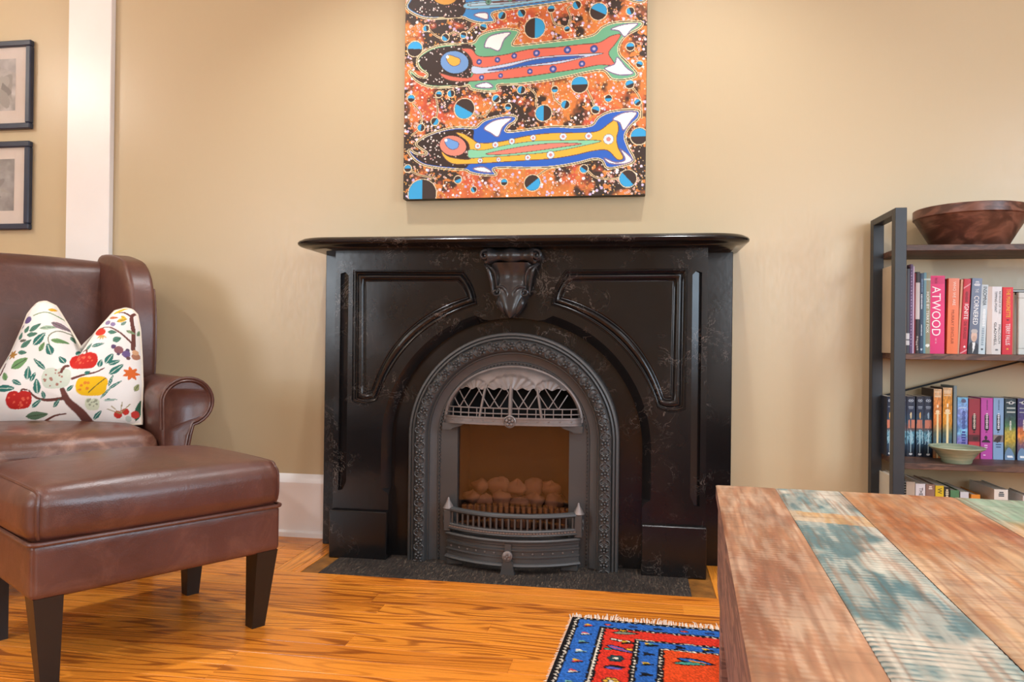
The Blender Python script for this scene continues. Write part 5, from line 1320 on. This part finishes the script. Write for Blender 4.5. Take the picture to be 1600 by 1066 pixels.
for s, nm in ((0, 'end_panel'), (1, 'end_panel')):
    yy = (-ins_-.02, -ins_) if s == 0 else (-TL+ins_, -TL+ins_+.02)
    MB().box(ins_, TW-ins_, yy[0], yy[1], .245, TH-.030, .002).build(nm, M_side, tb, False)
for xa in (ins_, TW-ins_-.02): MB().box(xa, xa+.02, -TL+ins_+.02, -ins_-.02, .245, TH-.030, .002).build('side_panel', M_side, tb, False)
for xa in (.012, TW-.082):
    for ya in (-.082, -TL+.012): MB().box(xa, xa+.07, ya, ya+.07, 0.012, .25, .003).build('leg', M_side, tb, False)
MB().box(.03, TW-.03, -TL+.03, -.03, .10, .125, .003).build('lower_shelf', M_side, tb, False)

# ================================================================== rug
M_rug = mk_attr('wool_pile', .95, 700, .6, .1)
rxy = FP(893, 968); RROT = math.radians(-3.2)
RW, RL = 1.35, 1.75
rug = empty('rug', (rxy[0], rxy[1], 0), RROT, 'fringed oriental rug with blue and red borders under the coffee table', 'rug')
st = .0036
Xr, Yr = np.meshgrid(np.arange(0, RW, st), np.arange(0, RL, st), indexing='ij')
rp = Paint(Xr*1000, Yr*1000, '2b62b4')           # millimetres: x across, y away from the fringe
rr = np.random.RandomState(17); jx = (vnoise(rp.x/9, rp.y/9, 3)-.5)*9; jy = (vnoise(rp.x/9+40, rp.y/9, 4)-.5)*9
D_ = np.minimum(np.minimum(rp.x, RW*1000-rp.x)+jx*.6, 1e9); Dy = np.minimum(rp.y, RL*1000-rp.y)+jy*.6
def band(lo, hi, c): 
    m = (np.minimum(D_, Dy*1.45) >= lo) & (np.minimum(D_, Dy*1.45) < hi); rp.c[m] = rgb(c)
band(-50, 14, '1c1a1c'); band(14, 21, 'd9d2c4'); band(21, 27, '1c1a1c'); band(27, 88, '2f66b8'); band(88, 95, '1c1a1c'); band(95, 102, 'e0d8c8'); band(102, 108, '1c1a1c'); band(108, 188, 'd6382a'); band(188, 194, '1c1a1c'); band(194, 200, 'e0d8c8'); band(200, 206, '1c1a1c'); band(206, 254, '2f66b8'); band(254, 260, '1c1a1c'); band(260, 266, 'e0d8c8'); band(266, 271, '1c1a1c'); band(271, 3000, 'de4e24')
# white flecks broken into dashes
m = ((np.sin(rp.x*.35)+np.sin(rp.y*.35)) < -.4) & (rp.c[:, 0] > .84) & (rp.c[:, 2] > .7); rp.c[m] = rgb('1c1a1c')
def motif(x_, y_, kind, c1, c2):
    r_ = rr
    if kind == 0: rp.leaf(x_-26, y_, r_.uniform(-.5, .5), 56, 13, '1c1a1c'); rp.leaf(x_-20, y_, 0 if kind else r_.uniform(-.3, .3), 42, 7, c1)
    elif kind == 1:
        for a in np.linspace(0, 6.28, 7)[:-1]: rp.ell(x_+14*math.cos(a), y_+14*math.sin(a), 9, 9, '1c2a30'); rp.ell(x_+14*math.cos(a), y_+14*math.sin(a), 6, 6, c1)
        rp.ell(x_, y_, 6, 6, c2)
    elif kind == 2: rp.ell(x_, y_, 13, 8, '1c1a1c'); rp.ell(x_, y_, 9, 5, c1)
    elif kind == 3:
        rp.leaf(x_-14, y_-8, .5, 30, 7, c1); rp.leaf(x_-14, y_+8, -.3, 30, 6, c2); rp.line([(x_-12, y_+12), (x_+14, y_+2)], '1c1a1c', 3, 0)
rp.leaf(125, 98, -.12, 75, 13, '1c1a1c'); rp.leaf(130, 98, -.12, 62, 8, '7f8a78')
for (x_, y_) in [(150, 150), (172, 152), (135, 146)]: rp.ell(x_, y_, 12, 9, '1c1a1c'); rp.ell(x_, y_, 7, 5, 'e8dfd0')
rp.leaf(118, 190, .45, 85, 14, '1c1a1c'); rp.leaf(123, 192, .45, 72, 9, '5a5aa8'); rp.leaf(130, 195, .45, 50, 3, 'c94a5a')
motif(125, 215, 2, '4a9a80', 'e0b040'); motif(180, 205, 2, 'e0b040', 'e0b040'); motif(150, 270, 1, '2f4a4e', 'e8dfd0'); motif(155, 78, 2, 'd9a02c', 'd9a02c')
ys = 120
for y_ in range(60, int(RL*1000)-40, 62):
    motif(58, y_, 3, ['d9b030', 'c9404a', '6fa8a0', 'e8dfd0'][(y_//62) % 4], ['c9404a', 'e8dfd0', '1c2a40', '7fb0c0'][(y_//62) % 4])
    motif(230, y_+100, 3, ['d9b030', '1c2a40'][(y_//62) % 2], '1c1a1c')
for x_ in range(110, int(RW*1000)-60, 70):
    motif(x_, 42, 2, ['1c2a40', 'c9505a', '2a4a8a'][(x_//70) % 3], 'd9b030'); motif(x_+60, 160, 3, ['1c1a30', 'd9b030', '5a9a98'][(x_//70) % 3], '1c1a1c')
for y_ in range(300, int(RL*1000)-60, 75): motif(150, y_+30, (y_//75) % 2, ['4a9a80', '5a5aa8', 'e0b040'][(y_//75) % 3], 'e8dfd0')
for _ in range(60): x_, y_ = rr.uniform(300, RW*1000-300), rr.uniform(225, RL*1000-280); motif(x_, y_, int(rr.randint(4)), ['4a9a80', '2f5a68', 'd9b030', '2f66b8', 'e8dfd0'][rr.randint(5)], 'd9b030')
rp.leaf(300, 232, .2, 100, 16, '1c1a1c'); rp.leaf(306, 232, .2, 80, 9, '2f66b8'); rp.leaf(330, 238, .3, 50, 5, 'd98a3a'); rp.leaf(290, 262, -.1, 90, 12, '1c1a1c'); rp.leaf(296, 262, -.1, 76, 7, '4aa090')
rp.c *= (.82+.36*rr.rand(len(rp.x)))[:, None]
zr = .0085+.0016*rr.rand(*Xr.shape); zr[0, :] = zr[-1, :] = 0.001; zr[:, 0] = zr[:, -1] = .001
painted('pile', np.stack([Xr, -Yr, zr], -1), rp.c, M_rug, rug)
M_fr = plain('fringe_cotton', 'efe0d2', .9, var=.1)
mb = MB()
for k in range(330):
    x_ = k/329*RW+rr.uniform(-.002, .002); L = rr.uniform(.022, .046)*(1.25 if (k//17) % 2 else .8); lean = rr.uniform(-.012, .012)
    mb.tube([(x_, -.004, .004), (x_+lean*.5, L*.55, .008+rr.uniform(0, .006)), (x_+lean, L, rr.uniform(.0015, .007))], [.0018, .0016, .0007], 4)
tag(mb.build('fringe', M_fr, rug), kind='stuff')
mb = MB()
for k in range(200):
    y_ = -k/199*RL; L = rr.uniform(.003, .008); mb.tube([(.004, y_, .005), (-L, y_+rr.uniform(-.004, .004), .003)], [.0014, .0006], 4)
tag(mb.build('selvedge_fuzz', M_fr, rug), kind='stuff')
